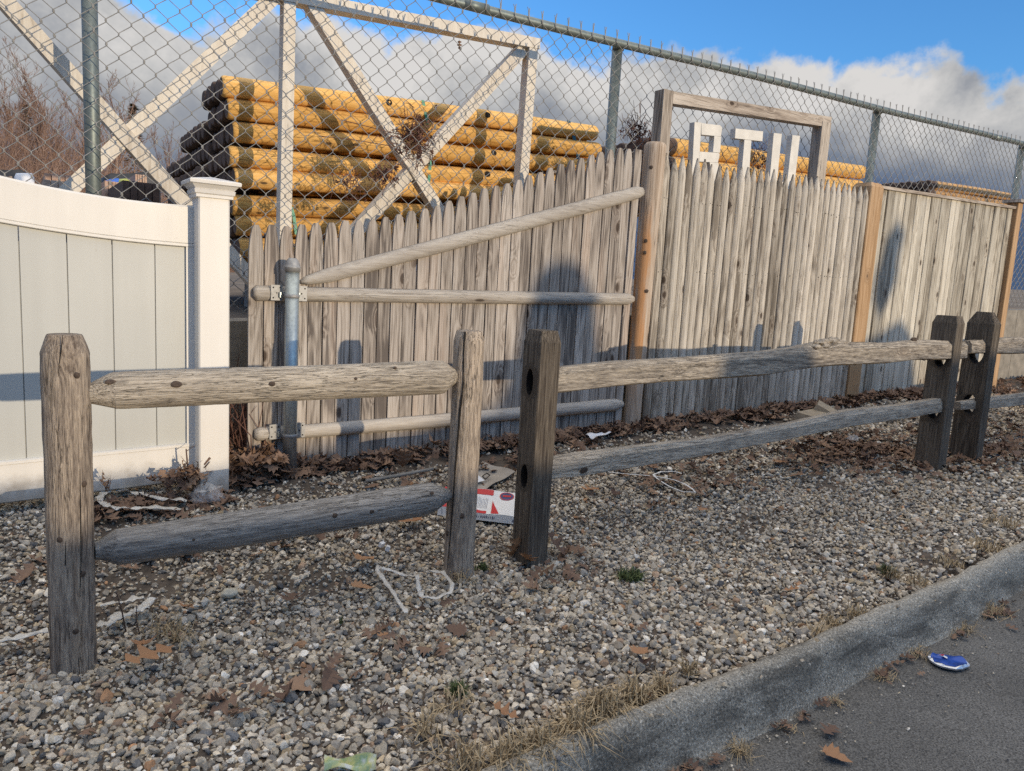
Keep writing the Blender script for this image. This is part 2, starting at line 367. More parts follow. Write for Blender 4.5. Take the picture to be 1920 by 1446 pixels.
M['rawpost'] = wood('debarked_round_post', 2, [(0.22, (0.26, 0.19, 0.135)), (0.42, (0.43, 0.335, 0.25)), (0.58, (0.53, 0.43, 0.335)), (0.8, (0.60, 0.52, 0.43))], grain=40, along=2.0, knots=0.4, kscale=(6, 6, 3.0), vary=0.05, patch=(0.62, 0.27, 0.07), cracks=0.6)
M['cedarpost'] = wood('new_square_post', 2, [(0.25, (0.30, 0.185, 0.095)), (0.45, (0.43, 0.275, 0.15)), (0.60, (0.52, 0.35, 0.205)), (0.8, (0.58, 0.42, 0.27))], grain=45, along=1.6, knots=0.45, kscale=(7, 7, 4.5), vary=0.1, cracks=0.3)
M['signwood'] = wood('sign_timber', 0, [(0.22, (0.14, 0.11, 0.088)), (0.42, (0.36, 0.30, 0.245)), (0.58, (0.52, 0.45, 0.375)), (0.8, (0.62, 0.55, 0.47))], grain=50, along=3.5, knots=0.5, kscale=(5, 9, 9), vary=0.1, cracks=0.6)
M['signpost'] = wood('sign_post_timber', 2, [(0.22, (0.14, 0.115, 0.092)), (0.42, (0.35, 0.30, 0.25)), (0.58, (0.49, 0.43, 0.36)), (0.8, (0.60, 0.54, 0.46))], grain=50, along=3.0, knots=0.3, kscale=(9, 9, 5), vary=0.1, cracks=0.6)
M['frame'] = wood('cream_painted_timber', 2, [(0.2, (0.50, 0.44, 0.36)), (0.4, (0.66, 0.60, 0.51)), (0.6, (0.72, 0.665, 0.57)), (0.8, (0.76, 0.71, 0.62))], grain=30, along=6.0, knots=0.1, vary=0.12, bump=0.15, cracks=0.2)
M['log'] = wood('peeled_log', 0, [(0.22, (0.408, 0.209, 0.057)), (0.4, (0.663, 0.377, 0.109)), (0.58, (0.775, 0.465, 0.152)), (0.8, (0.836, 0.567, 0.266))], grain=42, along=6.0, knots=0.25, kscale=(5, 13, 13), vary=0.22, bump=0.5, cracks=0.55, bigw=0.2, gain=1.2)
M['logbrown'] = wood('brown_log', 0, [(0.22, (0.30, 0.155, 0.06)), (0.40, (0.46, 0.265, 0.11)), (0.58, (0.55, 0.335, 0.15)), (0.80, (0.62, 0.42, 0.22))], grain=42, along=6.0, knots=0.25, kscale=(5, 13, 13), vary=0.3, bump=0.5, cracks=0.6, bigw=0.25, gain=1.3)
M['logend'] = plain('log_end_grain', (0.105, 0.068, 0.05), 0.9, var=0.55, scale=30, bump=0.4)
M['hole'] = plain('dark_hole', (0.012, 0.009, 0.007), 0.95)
M['crack'] = plain('dark_crack', (0.018, 0.014, 0.011), 0.95)
M['knot'] = plain('dark_knot', (0.075, 0.052, 0.038), 0.8, var=0.5, scale=150, bump=0.5)

def vinyl(name, col):
    m, N, b = newmat(name); v = N('ShaderNodeTexCoord').outputs['Object']
    n = N.noise(N.vmath('MULTIPLY', v, (18, 18, 1.2)), 1.0, 4.0)
    n2 = N.noise(v, 3.0, 4.0)
    f = N.math('ADD', N.math('MULTIPLY', n, 0.5), N.math('MULTIPLY', n2, 0.5))
    c = N.mix(1.0, col, N.ramp(f, [(0.35, 0.93), (0.65, 1.03)]), 'MULTIPLY')
    sp = N.smooth(N.noise(v, 60.0, 3.0), 0.70, 0.78)
    c = N.mix(N.math('MULTIPLY', sp, 0.22), c, (0.35, 0.30, 0.24))
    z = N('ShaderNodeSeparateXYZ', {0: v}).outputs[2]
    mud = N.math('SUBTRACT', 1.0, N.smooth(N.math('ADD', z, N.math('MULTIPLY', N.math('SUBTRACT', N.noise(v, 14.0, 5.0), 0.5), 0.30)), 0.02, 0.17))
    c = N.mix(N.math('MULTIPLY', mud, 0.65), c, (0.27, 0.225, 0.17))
    setp(N, b, color=c, rough=0.42, spec=0.4, normal=N('ShaderNodeBump', {'Strength': 0.05, 'Distance': 0.002, 'Height': n}).outputs[0]); return m
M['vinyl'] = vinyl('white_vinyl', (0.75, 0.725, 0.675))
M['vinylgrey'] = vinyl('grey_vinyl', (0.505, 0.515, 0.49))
M['vgroove'] = plain('groove_shadow_line', (0.30, 0.30, 0.285), 0.8)

def galv(name, col, rough, metal=0.85):
    m, N, b = newmat(name); v = N('ShaderNodeTexCoord').outputs['Object']
    vo = N('ShaderNodeTexVoronoi', {'Vector': v, 'Scale': 70.0}); n = N.noise(N.vmath('MULTIPLY', v, (12, 12, 3)), 1.0, 5.0)
    f = N.math('ADD', N.math('MULTIPLY', vo.outputs['Distance'], 0.4), N.math('MULTIPLY', n, 0.8))
    c = N.mix(1.0, col, N.ramp(f, [(0.3, 0.75), (0.8, 1.12)]), 'MULTIPLY')
    ru = N.smooth(N.noise(v, 9.0, 5.0), 0.66, 0.75)
    c = N.mix(N.math('MULTIPLY', ru, 0.35), c, (0.16, 0.10, 0.06))
    setp(N, b, color=c, rough=rough, metal=metal); return m
M['galv'] = galv('galvanised_steel', (0.42, 0.47, 0.47), 0.42, 0.7)
M['galvcap'] = galv('cast_cap', (0.33, 0.33, 0.325), 0.55, 0.35)
M['clpost'] = galv('galvanised_fence_pipe', (0.20, 0.235, 0.225), 0.5, 0.5)
M['wire'] = galv('galvanised_wire', (0.34, 0.34, 0.33), 0.6, 0.2)
M['letter'] = plain('white_letter_paint', (0.74, 0.71, 0.64), 0.55, var=0.12, scale=14, bump=0.15)
M['concrete'] = plain('old_concrete', (0.27, 0.245, 0.205), 0.95, var=0.35, scale=9, bump=0.5)
M['white_plastic'] = plain('white_plastic_strap', (0.75, 0.75, 0.74), 0.4, var=0.06)
M['straw'] = plain('dry_straw', (0.40, 0.30, 0.175), 0.9, var=0.4, scale=30)
M['greengrass'] = plain('dull_green_grass', (0.085, 0.11, 0.035), 0.8, var=0.4, scale=50)
M['twig'] = plain('dead_twig', (0.12, 0.075, 0.055), 0.9, var=0.4, scale=30)
M['vine'] = plain('dead_vine', (0.15, 0.075, 0.055), 0.9, var=0.45, scale=40)
M['greenstrap'] = plain('green_strap', (0.02, 0.27, 0.17), 0.45, var=0.1)
M['tealstrap'] = plain('dark_teal_strap', (0.015, 0.10, 0.14), 0.5, var=0.1)
M['soil'] = plain('dark_soil', (0.095, 0.075, 0.058), 1.0, var=0.5, scale=24, bump=0.8)
M['yard'] = plain('yard_dirt', (0.20, 0.16, 0.12), 1.0, var=0.4, scale=2.0, bump=0.5)
M['shade_caster'] = plain('shade_caster_green', (0.05, 0.07, 0.03), 0.9, var=0.5, scale=12, bump=1.0)  # only on the unseen shade casters behind the camera

def film(name, col, alpha, rough=0.35):
    m, N, b = newmat(name); v = N('ShaderNodeTexCoord').outputs['Object']
    setp(N, b, color=col, rough=rough, alpha=N.ramp(N.noise(v, 45.0, 4.0), [(0.3, alpha-0.2), (0.7, min(1, alpha+0.2))])); return m
M['film'] = film('torn_plastic_film', (0.72, 0.68, 0.61), 0.82)
M['bag'] = film('clear_plastic_bag', (0.80, 0.80, 0.80), 0.30, 0.15)

def leafmat(name, a, b_, c_):
    m, N, b = newmat(name); r = N('ShaderNodeAttribute', attribute_name='rnd').outputs['Fac']
    v = N('ShaderNodeTexCoord').outputs['Object']
    f = N.math('ADD', N.math('MULTIPLY', r, 0.8), N.math('MULTIPLY', N.noise(v, 90.0, 4.0), 0.25))
    c = N.ramp(f, [(0.05, a), (0.5, b_), (0.95, c_)])
    setp(N, b, color=c, rough=0.75, spec=0.3, normal=N('ShaderNodeBump', {'Strength': 0.3, 'Distance': 0.003, 'Height': N.noise(v, 160.0, 3.0)}).outputs[0]); return m
M['leaf'] = leafmat('dead_oak_leaf', (0.10, 0.060, 0.044), (0.23, 0.145, 0.098), (0.42, 0.27, 0.17))
M['brownleaf'] = leafmat('tan_dead_leaf', (0.26, 0.125, 0.06), (0.33, 0.17, 0.085), (0.40, 0.23, 0.125))
def stonemat():
    m, N, b = newmat('crushed_stone')
    ca = N('ShaderNodeAttribute', attribute_name='Col').outputs['Color']; v = N('ShaderNodeTexCoord').outputs['Object']
    n = N.noise(v, 130.0, 5.0, 0.65); sp = N.noise(v, 420.0, 3.0, 0.6)
    c = N.mix(1.0, ca, N.ramp(n, [(0.25, 0.60), (0.5, 1.0), (0.75, 1.25)]), 'MULTIPLY')
    c = N.mix(1.0, c, N.ramp(sp, [(0.3, 0.75), (0.7, 1.15)]), 'MULTIPLY')
    setp(N, b, color=c, rough=0.85, spec=0.3, normal=N('ShaderNodeBump', {'Strength': 0.6, 'Distance': 0.003, 'Height': n}).outputs[0]); return m
M['stone'] = stonemat()
def asphalt(name, base, speck, scale, patch):
    m, N, b = newmat(name); v = N('ShaderNodeTexCoord').outputs['Object']
    vo = N('ShaderNodeTexVoronoi', {'Vector': v, 'Scale': scale}); cr = N('ShaderNodeSeparateColor', {0: vo.outputs['Color']}).outputs[0]
    c = N.ramp(cr, [(0.0, tuple(0.55*k for k in base)), (0.55, base), (0.85, tuple(1.5*k for k in base)), (1.0, speck)])
    n = N.noise(v, 5.5, 6.0, 0.65, 0.4); n2 = N.noise(v, 1.6, 4.0)
    c = N.mix(N.math('MULTIPLY', N.smooth(n, 0.50, 0.64), patch), c, tuple(0.22*k for k in base))
    c = N.mix(1.0, c, N.ramp(n2, [(0.3, 0.85), (0.7, 1.2)]), 'MULTIPLY')
    c = N.mix(N.math('MULTIPLY', N.smooth(N.noise(v, 26.0, 5.0), 0.62, 0.72), 0.55), c, (0.05, 0.042, 0.034))
    h = N.math('ADD', N.math('MULTIPLY', vo.outputs['Distance'], 0.7), N.noise(v, scale*0.4, 4.0))
    setp(N, b, color=c, rough=0.92, spec=0.25, normal=N('ShaderNodeBump', {'Strength': 0.55, 'Distance': 0.004, 'Height': h}).outputs[0]); return m
def kerbmat():
    m, N, b = newmat('kerb_asphalt'); v = N('ShaderNodeTexCoord').outputs['Object']
    g = N.noise(v, 170.0, 4.0, 0.8); g2 = N.noise(v, 120.0, 3.0, 0.6)
    c = N.ramp(N.math('ADD', N.math('MULTIPLY', g, 0.7), N.math('MULTIPLY', g2, 0.3)), [(0.36, (0.055, 0.049, 0.040)), (0.46, (0.275, 0.25, 0.208)), (0.55, (0.405, 0.37, 0.308)), (0.63, (0.78, 0.72, 0.61))])
    fa = N('ShaderNodeAttribute', attribute_name='rnd').outputs['Fac']           # position across the kerb
    st = N.noise(N.vmath('MULTIPLY', v, (3.2, 9.0, 9.0)), 1.0, 6.0, 0.68, 0.5)
    band = N.math('MULTIPLY', N.smooth(fa, 0.34, 0.58), N.math('SUBTRACT', 1.0, N.smooth(fa, 0.86, 1.0)))
    k = N.smooth(N.math('ADD', st, N.math('MULTIPLY', band, 0.10)), 0.52, 0.72)
    c = N.mix(N.math('MULTIPLY', k, 0.60), c, (0.036, 0.034, 0.031))
    c = N.mix(N.math('MULTIPLY', N.smooth(N.noise(v, 30.0, 4.0), 0.6, 0.75), 0.4), c, (0.06, 0.05, 0.04))
    c = N.mix(1.0, c, N.ramp(N.noise(v, 2.0, 3.0), [(0.3, 0.82), (0.7, 1.15)]), 'MULTIPLY')
    setp(N, b, color=c, rough=0.92, spec=0.25, normal=N('ShaderNodeBump', {'Strength': 0.7, 'Distance': 0.004, 'Height': N.math('ADD', g, g2)}).outputs[0]); return m
M['curb'] = kerbmat()
def roadmat():
    m, N, b = newmat('road_asphalt'); v = N('ShaderNodeTexCoord').outputs['Object']
    g = N.noise(v, 190.0, 5.0, 0.8); sp = N('ShaderNodeTexVoronoi', {'Vector': v, 'Scale': 120.0}); sr = N('ShaderNodeSeparateColor', {0: sp.outputs['Color']}).outputs[0]
    c = N.ramp(g, [(0.36, (0.032, 0.030, 0.027)), (0.47, (0.105, 0.100, 0.092)), (0.60, (0.215, 0.205, 0.188))])
    spot = N.math('MULTIPLY', N.math('GREATER_THAN', sr, 0.90), N.math('SUBTRACT', 1.0, N.smooth(sp.outputs['Distance'], 0.18, 0.38)))
    c = N.mix(N.math('MULTIPLY', spot, 0.75), c, (0.03, 0.03, 0.03))
    wh = N.math('MULTIPLY', N.math('LESS_THAN', sr, 0.06), N.math('SUBTRACT', 1.0, N.smooth(sp.outputs['Distance'], 0.12, 0.3)))
    c = N.mix(N.math('MULTIPLY', wh, 0.7), c, (0.42, 0.41, 0.38))
    c = N.mix(1.0, c, N.ramp(N.noise(v, 3.0, 5.0, 0.6), [(0.3, 0.80), (0.7, 1.18)]), 'MULTIPLY')
    dk = N.smooth(N.noise(v, 45.0, 4.0, 0.65), 0.60, 0.74)
    c = N.mix(N.math('MULTIPLY', dk, 0.55), c, (0.055, 0.05, 0.045))
    setp(N, b, color=c, rough=0.9, spec=0.3, normal=N('ShaderNodeBump', {'Strength': 0.45, 'Distance': 0.003, 'Height': g}).outputs[0]); return m
M['road'] = roadmat()
# ================================================================== SETTING
def grid_sheet(name, xs, ys, zf, mat, skip=None):
    X, Yg = np.meshgrid(xs, ys); Z = zf(X, Yg)
    V = np.stack([X.ravel(), Yg.ravel(), Z.ravel()], 1); nx, ny = len(xs), len(ys)
    i = np.arange((nx-1)*(ny-1)); r, c = i//(nx-1), i % (nx-1)
    F = np.stack([r*nx+c, r*nx+c+1, (r+1)*nx+c+1, (r+1)*nx+c], 1)
    me = mesh_of(name, V, F, (0, 0, 0), mat, sm=True)
    o = bpy.data.objects.new(name, me); COL.objects.link(o); o['kind'] = 'structure'; return o
ROADH = -0.11
_bk = np.array([GR(*p, 0.012)[:2] for p in ((950, 1446), (1100, 1374), (1278, 1294), (1490, 1207), (1657, 1134), (1840, 1057), (1920, 1025))])
_ft = np.array([GR(*p, ROADH)[:2] for p in ((1330, 1430), (1475, 1353), (1566, 1303), (1657, 1250), (1760, 1192), (1876, 1136))])
_pb = np.polyfit(_bk[:, 0], _bk[:, 1], 1); _pf = np.polyfit(_ft[:, 0], _ft[:, 1], 1)
_pf[0] = 0.5*_pf[0]+0.5*_pb[0]; _pf[1] = float(np.mean(_ft[:, 1]-_pf[0]*_ft[:, 0]))
def yb(x): return np.polyval(_pb, x)+0.012*np.sin(x*2.1)+0.006*np.sin(x*5.3+1)
def yf(x): return np.polyval(_pf, x)+0.012*np.sin(x*1.7+0.5)+0.008*np.sin(x*6.1)
# one ground sheet: gravel bed and soil behind it
def zground(X, Yg):
    z = S*X+gh(X, Yg)-0.012
    nz = 0.006*np.sin(X*9+Yg*7)+0.006*np.sin(X*5.1-Yg*11.3+1)
    front = sstep(Yg, yb(X)-0.02, yb(X)+0.06)
    return z+nz-(1-front)*0.25
grid_sheet('ground', np.arange(-9, 22, 0.06), np.arange(0.9, 4.0, 0.05), zground, M['soil'])
grid_sheet('road', np.linspace(-60, 60, 121), np.concatenate([np.linspace(-60, -2, 30), np.linspace(-1.5, 1.6, 30)]), lambda X, Yg: S*X+ROADH+0.004*np.sin(X*1.3+Yg*2), M['road'])
# kerb: a rounded asphalt berm swept along the bed
def kerb():
    FA = []
    prof = [(0.0, -0.10), (0.0, 0.006), (0.05, 0.024), (0.18, 0.035), (0.34, 0.034), (0.48, 0.022), (0.58, 0.002), (0.67, -0.028), (0.76, -0.060), (0.85, -0.090), (0.93, -0.110), (1.0, -0.119), (1.0, -0.2)]
    xs = np.arange(-8, 22, 0.025); V = []
    for x in xs:
        a, b_ = yb(x), yf(x)
        for k, (f, h) in enumerate(prof):
            n = mnoise.noise(Vector((x*6, f*5, 0.3)))*0.008+mnoise.noise(Vector((x*24, f*16, 2.3)))*0.005
            V.append((x, a+(b_-a)*f+n*0.7, S*x+h+n)); FA.append(f)
    m = len(prof); F = np.array([(i*m+k, i*m+k+1, (i+1)*m+k+1, (i+1)*m+k) for i in range(len(xs)-1) for k in range(m-1)])
    me = mesh_of('kerb', V, F, (0, 0, 0), M['curb'], sm=True, attrs={'rnd': ('FLOAT', FA)}); o = bpy.data.objects.new('kerb', me); COL.objects.link(o); o['kind'] = 'structure'
kerb()
YARD = 0.84
def zyard(X, Yg): return np.clip(S*X, -1.0, 1.2)+YARD-0.04+0.03*np.sin(X*1.1+Yg*0.7)-0.6*sstep(Yg, 12, 60)
grid_sheet('yard_ground', np.concatenate([np.linspace(-300, -32, 12), np.arange(-30, 40, 1.0), np.linspace(45, 400, 12)]), np.concatenate([np.arange(3.98, 30, 1.0), np.linspace(32, 500, 14)]), zyard, M['yard'])

# low concrete wall that carries the wire fence
mb = MB()
for i in range(30):
    x0, x1 = -6+i*0.8, -6+(i+1)*0.8-0.006
    mb.r = random.random(); t0, t1 = hz(x0, 0.845), hz(x1, 0.845); c = 0.012
    mb.hexa([(x0, 3.80, hz(x0, -0.2)), (x1, 3.80, hz(x1, -0.2)), (x1, 3.80, t1), (x0, 3.80, t0), (x0, 4.0, hz(x0, -0.2)), (x1, 4.0, hz(x1, -0.2)), (x1, 4.0, t1), (x0, 4.0, t0)])
solo('retaining_wall', mb, M['concrete'], 'low grey concrete block wall under the wire mesh fence', 'wall', (0, 3.8, 0))

# ================================================================== SPLIT-RAIL FENCES
def poly(corners, per=4):
    out = []
    for i, a in enumerate(corners):
        b_ = corners[(i+1) % len(corners)]
        for k in range(per): out.append((a[0]+(b_[0]-a[0])*k/per, a[1]+(b_[1]-a[1])*k/per))
    return out
RECT = poly([(1, -0.93), (1, 0.93), (0.93, 1), (-0.93, 1), (-1, 0.93), (-1, -0.93), (-0.93, -1), (0.93, -1)], 2)
def vpost(mb, x, y, ra, rb, h0, h1, shape=None, seed=0., amp=.05, topc=((0.03, 0.99), (0.0, 0.80)), lean=0.0, n=20, rough=0.02, base_scale=1.0):
    # vertical timber; radii along X and Y; chamfered top
    P = [(np.array([x-lean, y, hz(x, h0)]), ra*base_scale, rb*base_scale)]
    for dz, k in topc: P.append((np.array([x-lean*dz/(h1-h0), y, hz(x, h1-dz)]), ra*k, rb*k))
    mb.limb(P, shape=shape, n=n, amp=amp, seed=seed, up=(0, -1, 0), rough=rough)
def knot_on(mb, p, nrm, rx=0.012, rz=0.010, th=0.003):
    nrm = np.array(nrm, float); nrm /= np.linalg.norm(nrm); a = np.cross(nrm, (0, 0, 1)); a /= np.linalg.norm(a); b_ = np.cross(nrm, a)
    R = np.stack([a, nrm, b_], 1); mb.blob(p, (rx, th, rz), 2, seed=random.random()*9, amp=0.25, rot=R)
def rail_pts(L, Y=YR):
    out = []
    for px, py, half in L:
        p, r = PR(px, py, half, Y); out.append((p, r*0.86, r))
    return out
def front_of(px, py, Y, off): p = T(px, py, Y-off); return p
def cyl_r(pl, pr, py, Y):
    a, b_ = T(pl, py, Y), T(pr, py, Y); c = (a+b_)/2; ra, rb = _ray(pl, py), _ray(pr, py)
    ang = math.acos(np.dot(ra, rb)); d = np.linalg.norm(c-np.array([0, 0, EYE])); return c, d*math.tan(ang/2)

# -- left bay
base = np.array([0.9, YR, hz(0.9, 0)])
rf1 = thing('rail_fence', 'weathered two-rail fence bay at left with thick round post in front of white panel', 'rail fence', base, 'split rail fence bays along the gravel')
c1, r1 = cyl_r(75, 169, 760, YR)
cb, rb_ = cyl_r(93, 186, 1235, YR)
print('post1', c1, r1, cb, rb_)
mb = MB(); mb.smooth = True; mb.r = .2
h1 = T(121, 627, YR)[2]-S*c1[0]
vpost(mb, (c1[0]+cb[0])/2, YR, r1, r1, -0.15, h1, seed=1.3, amp=0.04, topc=((0.05, 1.0), (0.047, 0.985), (0.004, 0.74), (0.0, 0.70)), n=28, rough=0.035)
px1 = (c1[0]+cb[0])/2
mb.m = 1
for (kx, ky) in ((144, 704), (158, 908), (156, 1076), (142, 1184), (112, 1012)):
    p = on_cyl(kx, ky, px1, YR, r1*1.0); knot_on(mb, p, p-np.array([px1, YR, p[2]]), 0.008, 0.009)
mb.m = 2
for path in ([(118, 628), (114, 660), (109, 700), (110, 730)], [(150, 880), (151, 950), (152, 1050), (150, 1120)], [(122, 960), (123, 1060)]):
    mb.tube([on_cyl(a, b_, px1, YR, r1*1.002) for a, b_ in path], [0.0006, 0.0016, 0.0012, 0.0005][:len(path)], 5)
part('post', mb, [M['post'], M['knot'], M['crack']], rf1, 'thick round post with chamfered top and orange streaks')
mb = MB(); mb.smooth = True; mb.r = .5
c2, r2 = cyl_r(851, 908, 700, YR); c2b, _ = cyl_r(827, 884, 1070, YR)
h2 = T(880, 620, YR)[2]-S*c2[0]; x2 = (c2[0]+c2b[0])/2
vpost(mb, x2, YR, r2, r2*1.05, -0.15, h2, seed=4.1, amp=0.14, topc=((0.035, 1.0), (0.032, 0.98), (0.003, 0.84), (0.0, 0.8)), n=26, rough=0.03)
mb.m = 1
for (kx, ky) in ((870, 678), (886, 880), (867, 968), (838, 1000)):
    p = on_cyl(kx, ky, x2, YR, r2*1.0); knot_on(mb, p, p-np.array([x2, YR, p[2]]), 0.008, 0.011)
mb.m = 2
pts = [(872, 622), (870, 660), (869, 720), (862, 780), (857, 840), (852, 900), (848, 960), (843, 1020), (838, 1070)]
mb.tube([on_cyl(a, b_, x2, YR, r2*1.0) for a, b_ in pts], [.004, .0045, .0045, .004, .0038, .003, .0028, .002, .001], 5)
part('post', mb, [M['post'], M['knot'], M['crack']], rf1, 'slimmer post split by a long dark crack')
def rail_part(L, parent, seed, shape=None, n=18, amp=0.05, knots=(), rough=0.02, label=None, smooth=True, extra=None, Y=YR, mat='rail'):
    mb = MB(); mb.smooth = smooth; mb.r = (seed*0.37) % 1
    mb.limb(rail_pts(L, Y), shape=shape, n=n, amp=amp, seed=seed, rough=rough)
    mb.m = 1
    for (kx, ky, rx, rz) in knots:
        # surface point found on the near side of the rail
        hs = np.interp(kx, [l[0] for l in L], [l[2] for l in L]); cy = np.interp(kx, [l[0] for l in L], [l[1] for l in L])
        p0, r = PR(kx, cy, hs, Y); dzf = np.clip((cy-ky)/hs, -0.95, 0.95); off = r*0.86*math.sqrt(1-dzf*dzf)
        p = T(kx, ky, Y-off*0.985); knot_on(mb, p, (0, -math.sqrt(1-dzf*dzf), dzf), rx, rz, 0.004)
    if extra: extra(mb)
    return part('rail', mb, [M[mat], M['knot'], M['crack']], parent, label)
rail_part([(164, 738, 19), (172, 738, 20), (214, 733, 34.5), (217, 733, 35), (400, 725, 34), (600, 717, 33), (820, 708, 32), (830, 707, 30.5), (856, 706, 11), (866, 706, 9)], rf1, 1.0, knots=((207, 716, .014, .007), (331, 721, .015, .010), (510, 720, .010, .008), (667, 710, .006, .005), (741, 690, .006, .005), (848, 700, .006, .008)), rough=0.02, n=26, smooth=False, label='upper rail with pencil-cut end and dark knots')
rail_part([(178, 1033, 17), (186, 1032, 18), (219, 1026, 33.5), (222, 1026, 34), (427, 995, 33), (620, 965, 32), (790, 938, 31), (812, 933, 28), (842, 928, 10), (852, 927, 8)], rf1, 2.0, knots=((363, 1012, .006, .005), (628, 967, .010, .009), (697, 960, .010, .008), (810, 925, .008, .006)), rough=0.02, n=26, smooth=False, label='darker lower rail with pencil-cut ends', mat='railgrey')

# -- middle bay
base = np.array([3.1, YR, hz(3.1, 0)])
rf2 = thing('rail_fence', 'weathered split-rail fence bay with knotted top rail spanning the middle, in front of stockade pickets', 'rail fence', base, 'split rail fence bays along the gravel')
def rect_post(pxl, pxr, py_mid, pytop, pxtop, seed, dep, h0=-0.15, lean=0.0, mort=(), shape=None, topc=((0.045, 1.0), (0.042, 0.985), (0.003, 0.80), (0.0, 0.78)), Yf=YR-0.055, label=None, parent=None):
    a, b_ = T(pxl, py_mid, Yf), T(pxr, py_mid, Yf); x = (a[0]+b_[0])/2; ra = (b_[0]-a[0])/2
    h1 = T(pxtop, pytop, Yf+dep/2)[2]-S*x
    mb = MB(); mb.r = (seed*.31) % 1; vpost(mb, x, Yf+dep/2, ra, dep/2, h0, h1, shape=shape or RECT, seed=seed, amp=0.05, topc=topc, lean=lean, rough=0.012)
    b3 = wloc(parent); me = mesh_of('post', mb.v, mb.f, b3, [M['splitpost'], M['hole']], mb.mi, False, {'rnd': ('FLOAT', mb.rn)})
    o = bpy.data.objects.new('post', me); COL.objects.link(o); o.parent = parent
    for (hm, hh, w_) in mort:    # slot cut through the post from side to side
        cm = MB(); cm.smooth = True
        L = [(np.array([x-ra*1.6, Yf+dep*0.5, hz(x, hm)]), w_, hh), (np.array([x+ra*1.6, Yf+dep*0.5, hz(x, hm)]), w_, hh)]
        cm.limb(L, n=16, step=0.5, amp=0.0)
        cme = mesh_of('cut', cm.v, cm.f, b3, M['hole']); co = bpy.data.objects.new('cut', cme); COL.objects.link(co); co.location = tuple(b3)
        md = o.modifiers.new('cut', 'BOOLEAN'); md.object = co; md.operation = 'DIFFERENCE'; md.solver = 'EXACT'
        try: md.material_mode = 'TRANSFER'
        except Exception: pass
        bpy.context.view_layer.update(); dg = bpy.context.evaluated_depsgraph_get()
        nm = bpy.data.meshes.new_from_object(o.evaluated_get(dg)); o.modifiers.clear(); o.data = nm
        bpy.data.objects.remove(co); bpy.data.meshes.remove(cme)
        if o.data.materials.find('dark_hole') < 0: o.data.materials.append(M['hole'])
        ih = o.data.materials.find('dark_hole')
        for pg in o.data.polygons:            # the walls of the slot, coloured near black for the shade inside
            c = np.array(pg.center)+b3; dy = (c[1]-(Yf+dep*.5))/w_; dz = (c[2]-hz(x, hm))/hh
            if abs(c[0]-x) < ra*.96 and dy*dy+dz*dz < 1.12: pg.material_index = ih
    if label: o['label'] = label
    return x, ra, o
Yp = YR-0.06
x3, ra3, _o = rect_post(1012, 1051, 680, 619, 1022, 3.3, 0.115, Yf=Yp, mort=((0.715, 0.052, 0.023), (0.345, 0.048, 0.023)), parent=rf2, label='square-split post with slots in its side')
x4, ra4, _o = rect_post(1790, 1804, 650, 592, 1782, 5.1, 0.15, Yf=Yp, mort=((0.685, 0.062, 0.036), (0.355, 0.055, 0.034)), parent=rf2, label='darker square-split post at right end')
hx = [PR(1050, 712, 25, YR), PR(1756, 660, 19, YR)]
def top_extra(mb):
    mb.m = 1
    for (kx, ky, r) in ((1537, 662, .024), (1546, 650, .02), (1552, 668, .018), (1528, 655, .016), (1722, 668, .022), (1732, 671, .022), (1745, 673, .018)):
        p = T(kx, ky, YR-0.036); mb.blob(p, (r, r*0.55, r*0.7), 2, seed=kx, amp=0.6)
    mb.m = 0
    for (kx, ky, r) in ((1540, 645, .034), (1560, 641, .032), (1575, 645, .028), (1530, 652, .03)):
        p = T(kx, ky, YR-0.02); mb.blob(p, (r*1.6, r*0.9, r*0.8), 3, seed=kx*.1, amp=0.5)
    mb.m = 1
    p = T(1714, 636, YR-0.02); mb.blob(p, (.03, .012, .012), 2, seed=4, amp=0.5)
SPLIT = poly([(1, -0.75), (0.9, 0.55), (0.45, 1), (-0.85, 0.9), (-1, 0.2), (-0.75, -0.85), (0.1, -1)], 3)
rail_part([(1010, 716, 22), (1050, 712, 24.5), (1150, 701, 24), (1244, 694, 22), (1362, 686, 23), (1430, 681, 23), (1492, 672, 22), (1525, 666, 23), (1560, 661, 25), (1585, 663, 22), (1661, 662, 19.5), (1710, 656, 19), (1745, 656, 19), (1775, 657, 18), (1800, 657, 17)], rf2, 3.0, shape=SPLIT, amp=0.06, rough=0.012, label='upper split rail with a gnarled knot', smooth=False, extra=top_extra)
rail_part([(1010, 883, 18), (1040, 877, 20), (1080, 872, 22), (1150, 862, 20), (1220, 852, 19), (1315, 838, 17), (1400, 822, 16), (1475, 808, 15), (1585, 785, 16), (1690, 772, 14), (1756, 760, 14), (1775, 757, 13)], rf2, 4.0, shape=SPLIT, amp=0.07, rough=0.012, label='lower split rail sagging in a curve', smooth=False, extra=lambda mb: [mb.__setattr__('m', 1)]+[knot_on(mb, T(1095, 882, YR-0.045), (0, -1, -.3), .02, .015)])

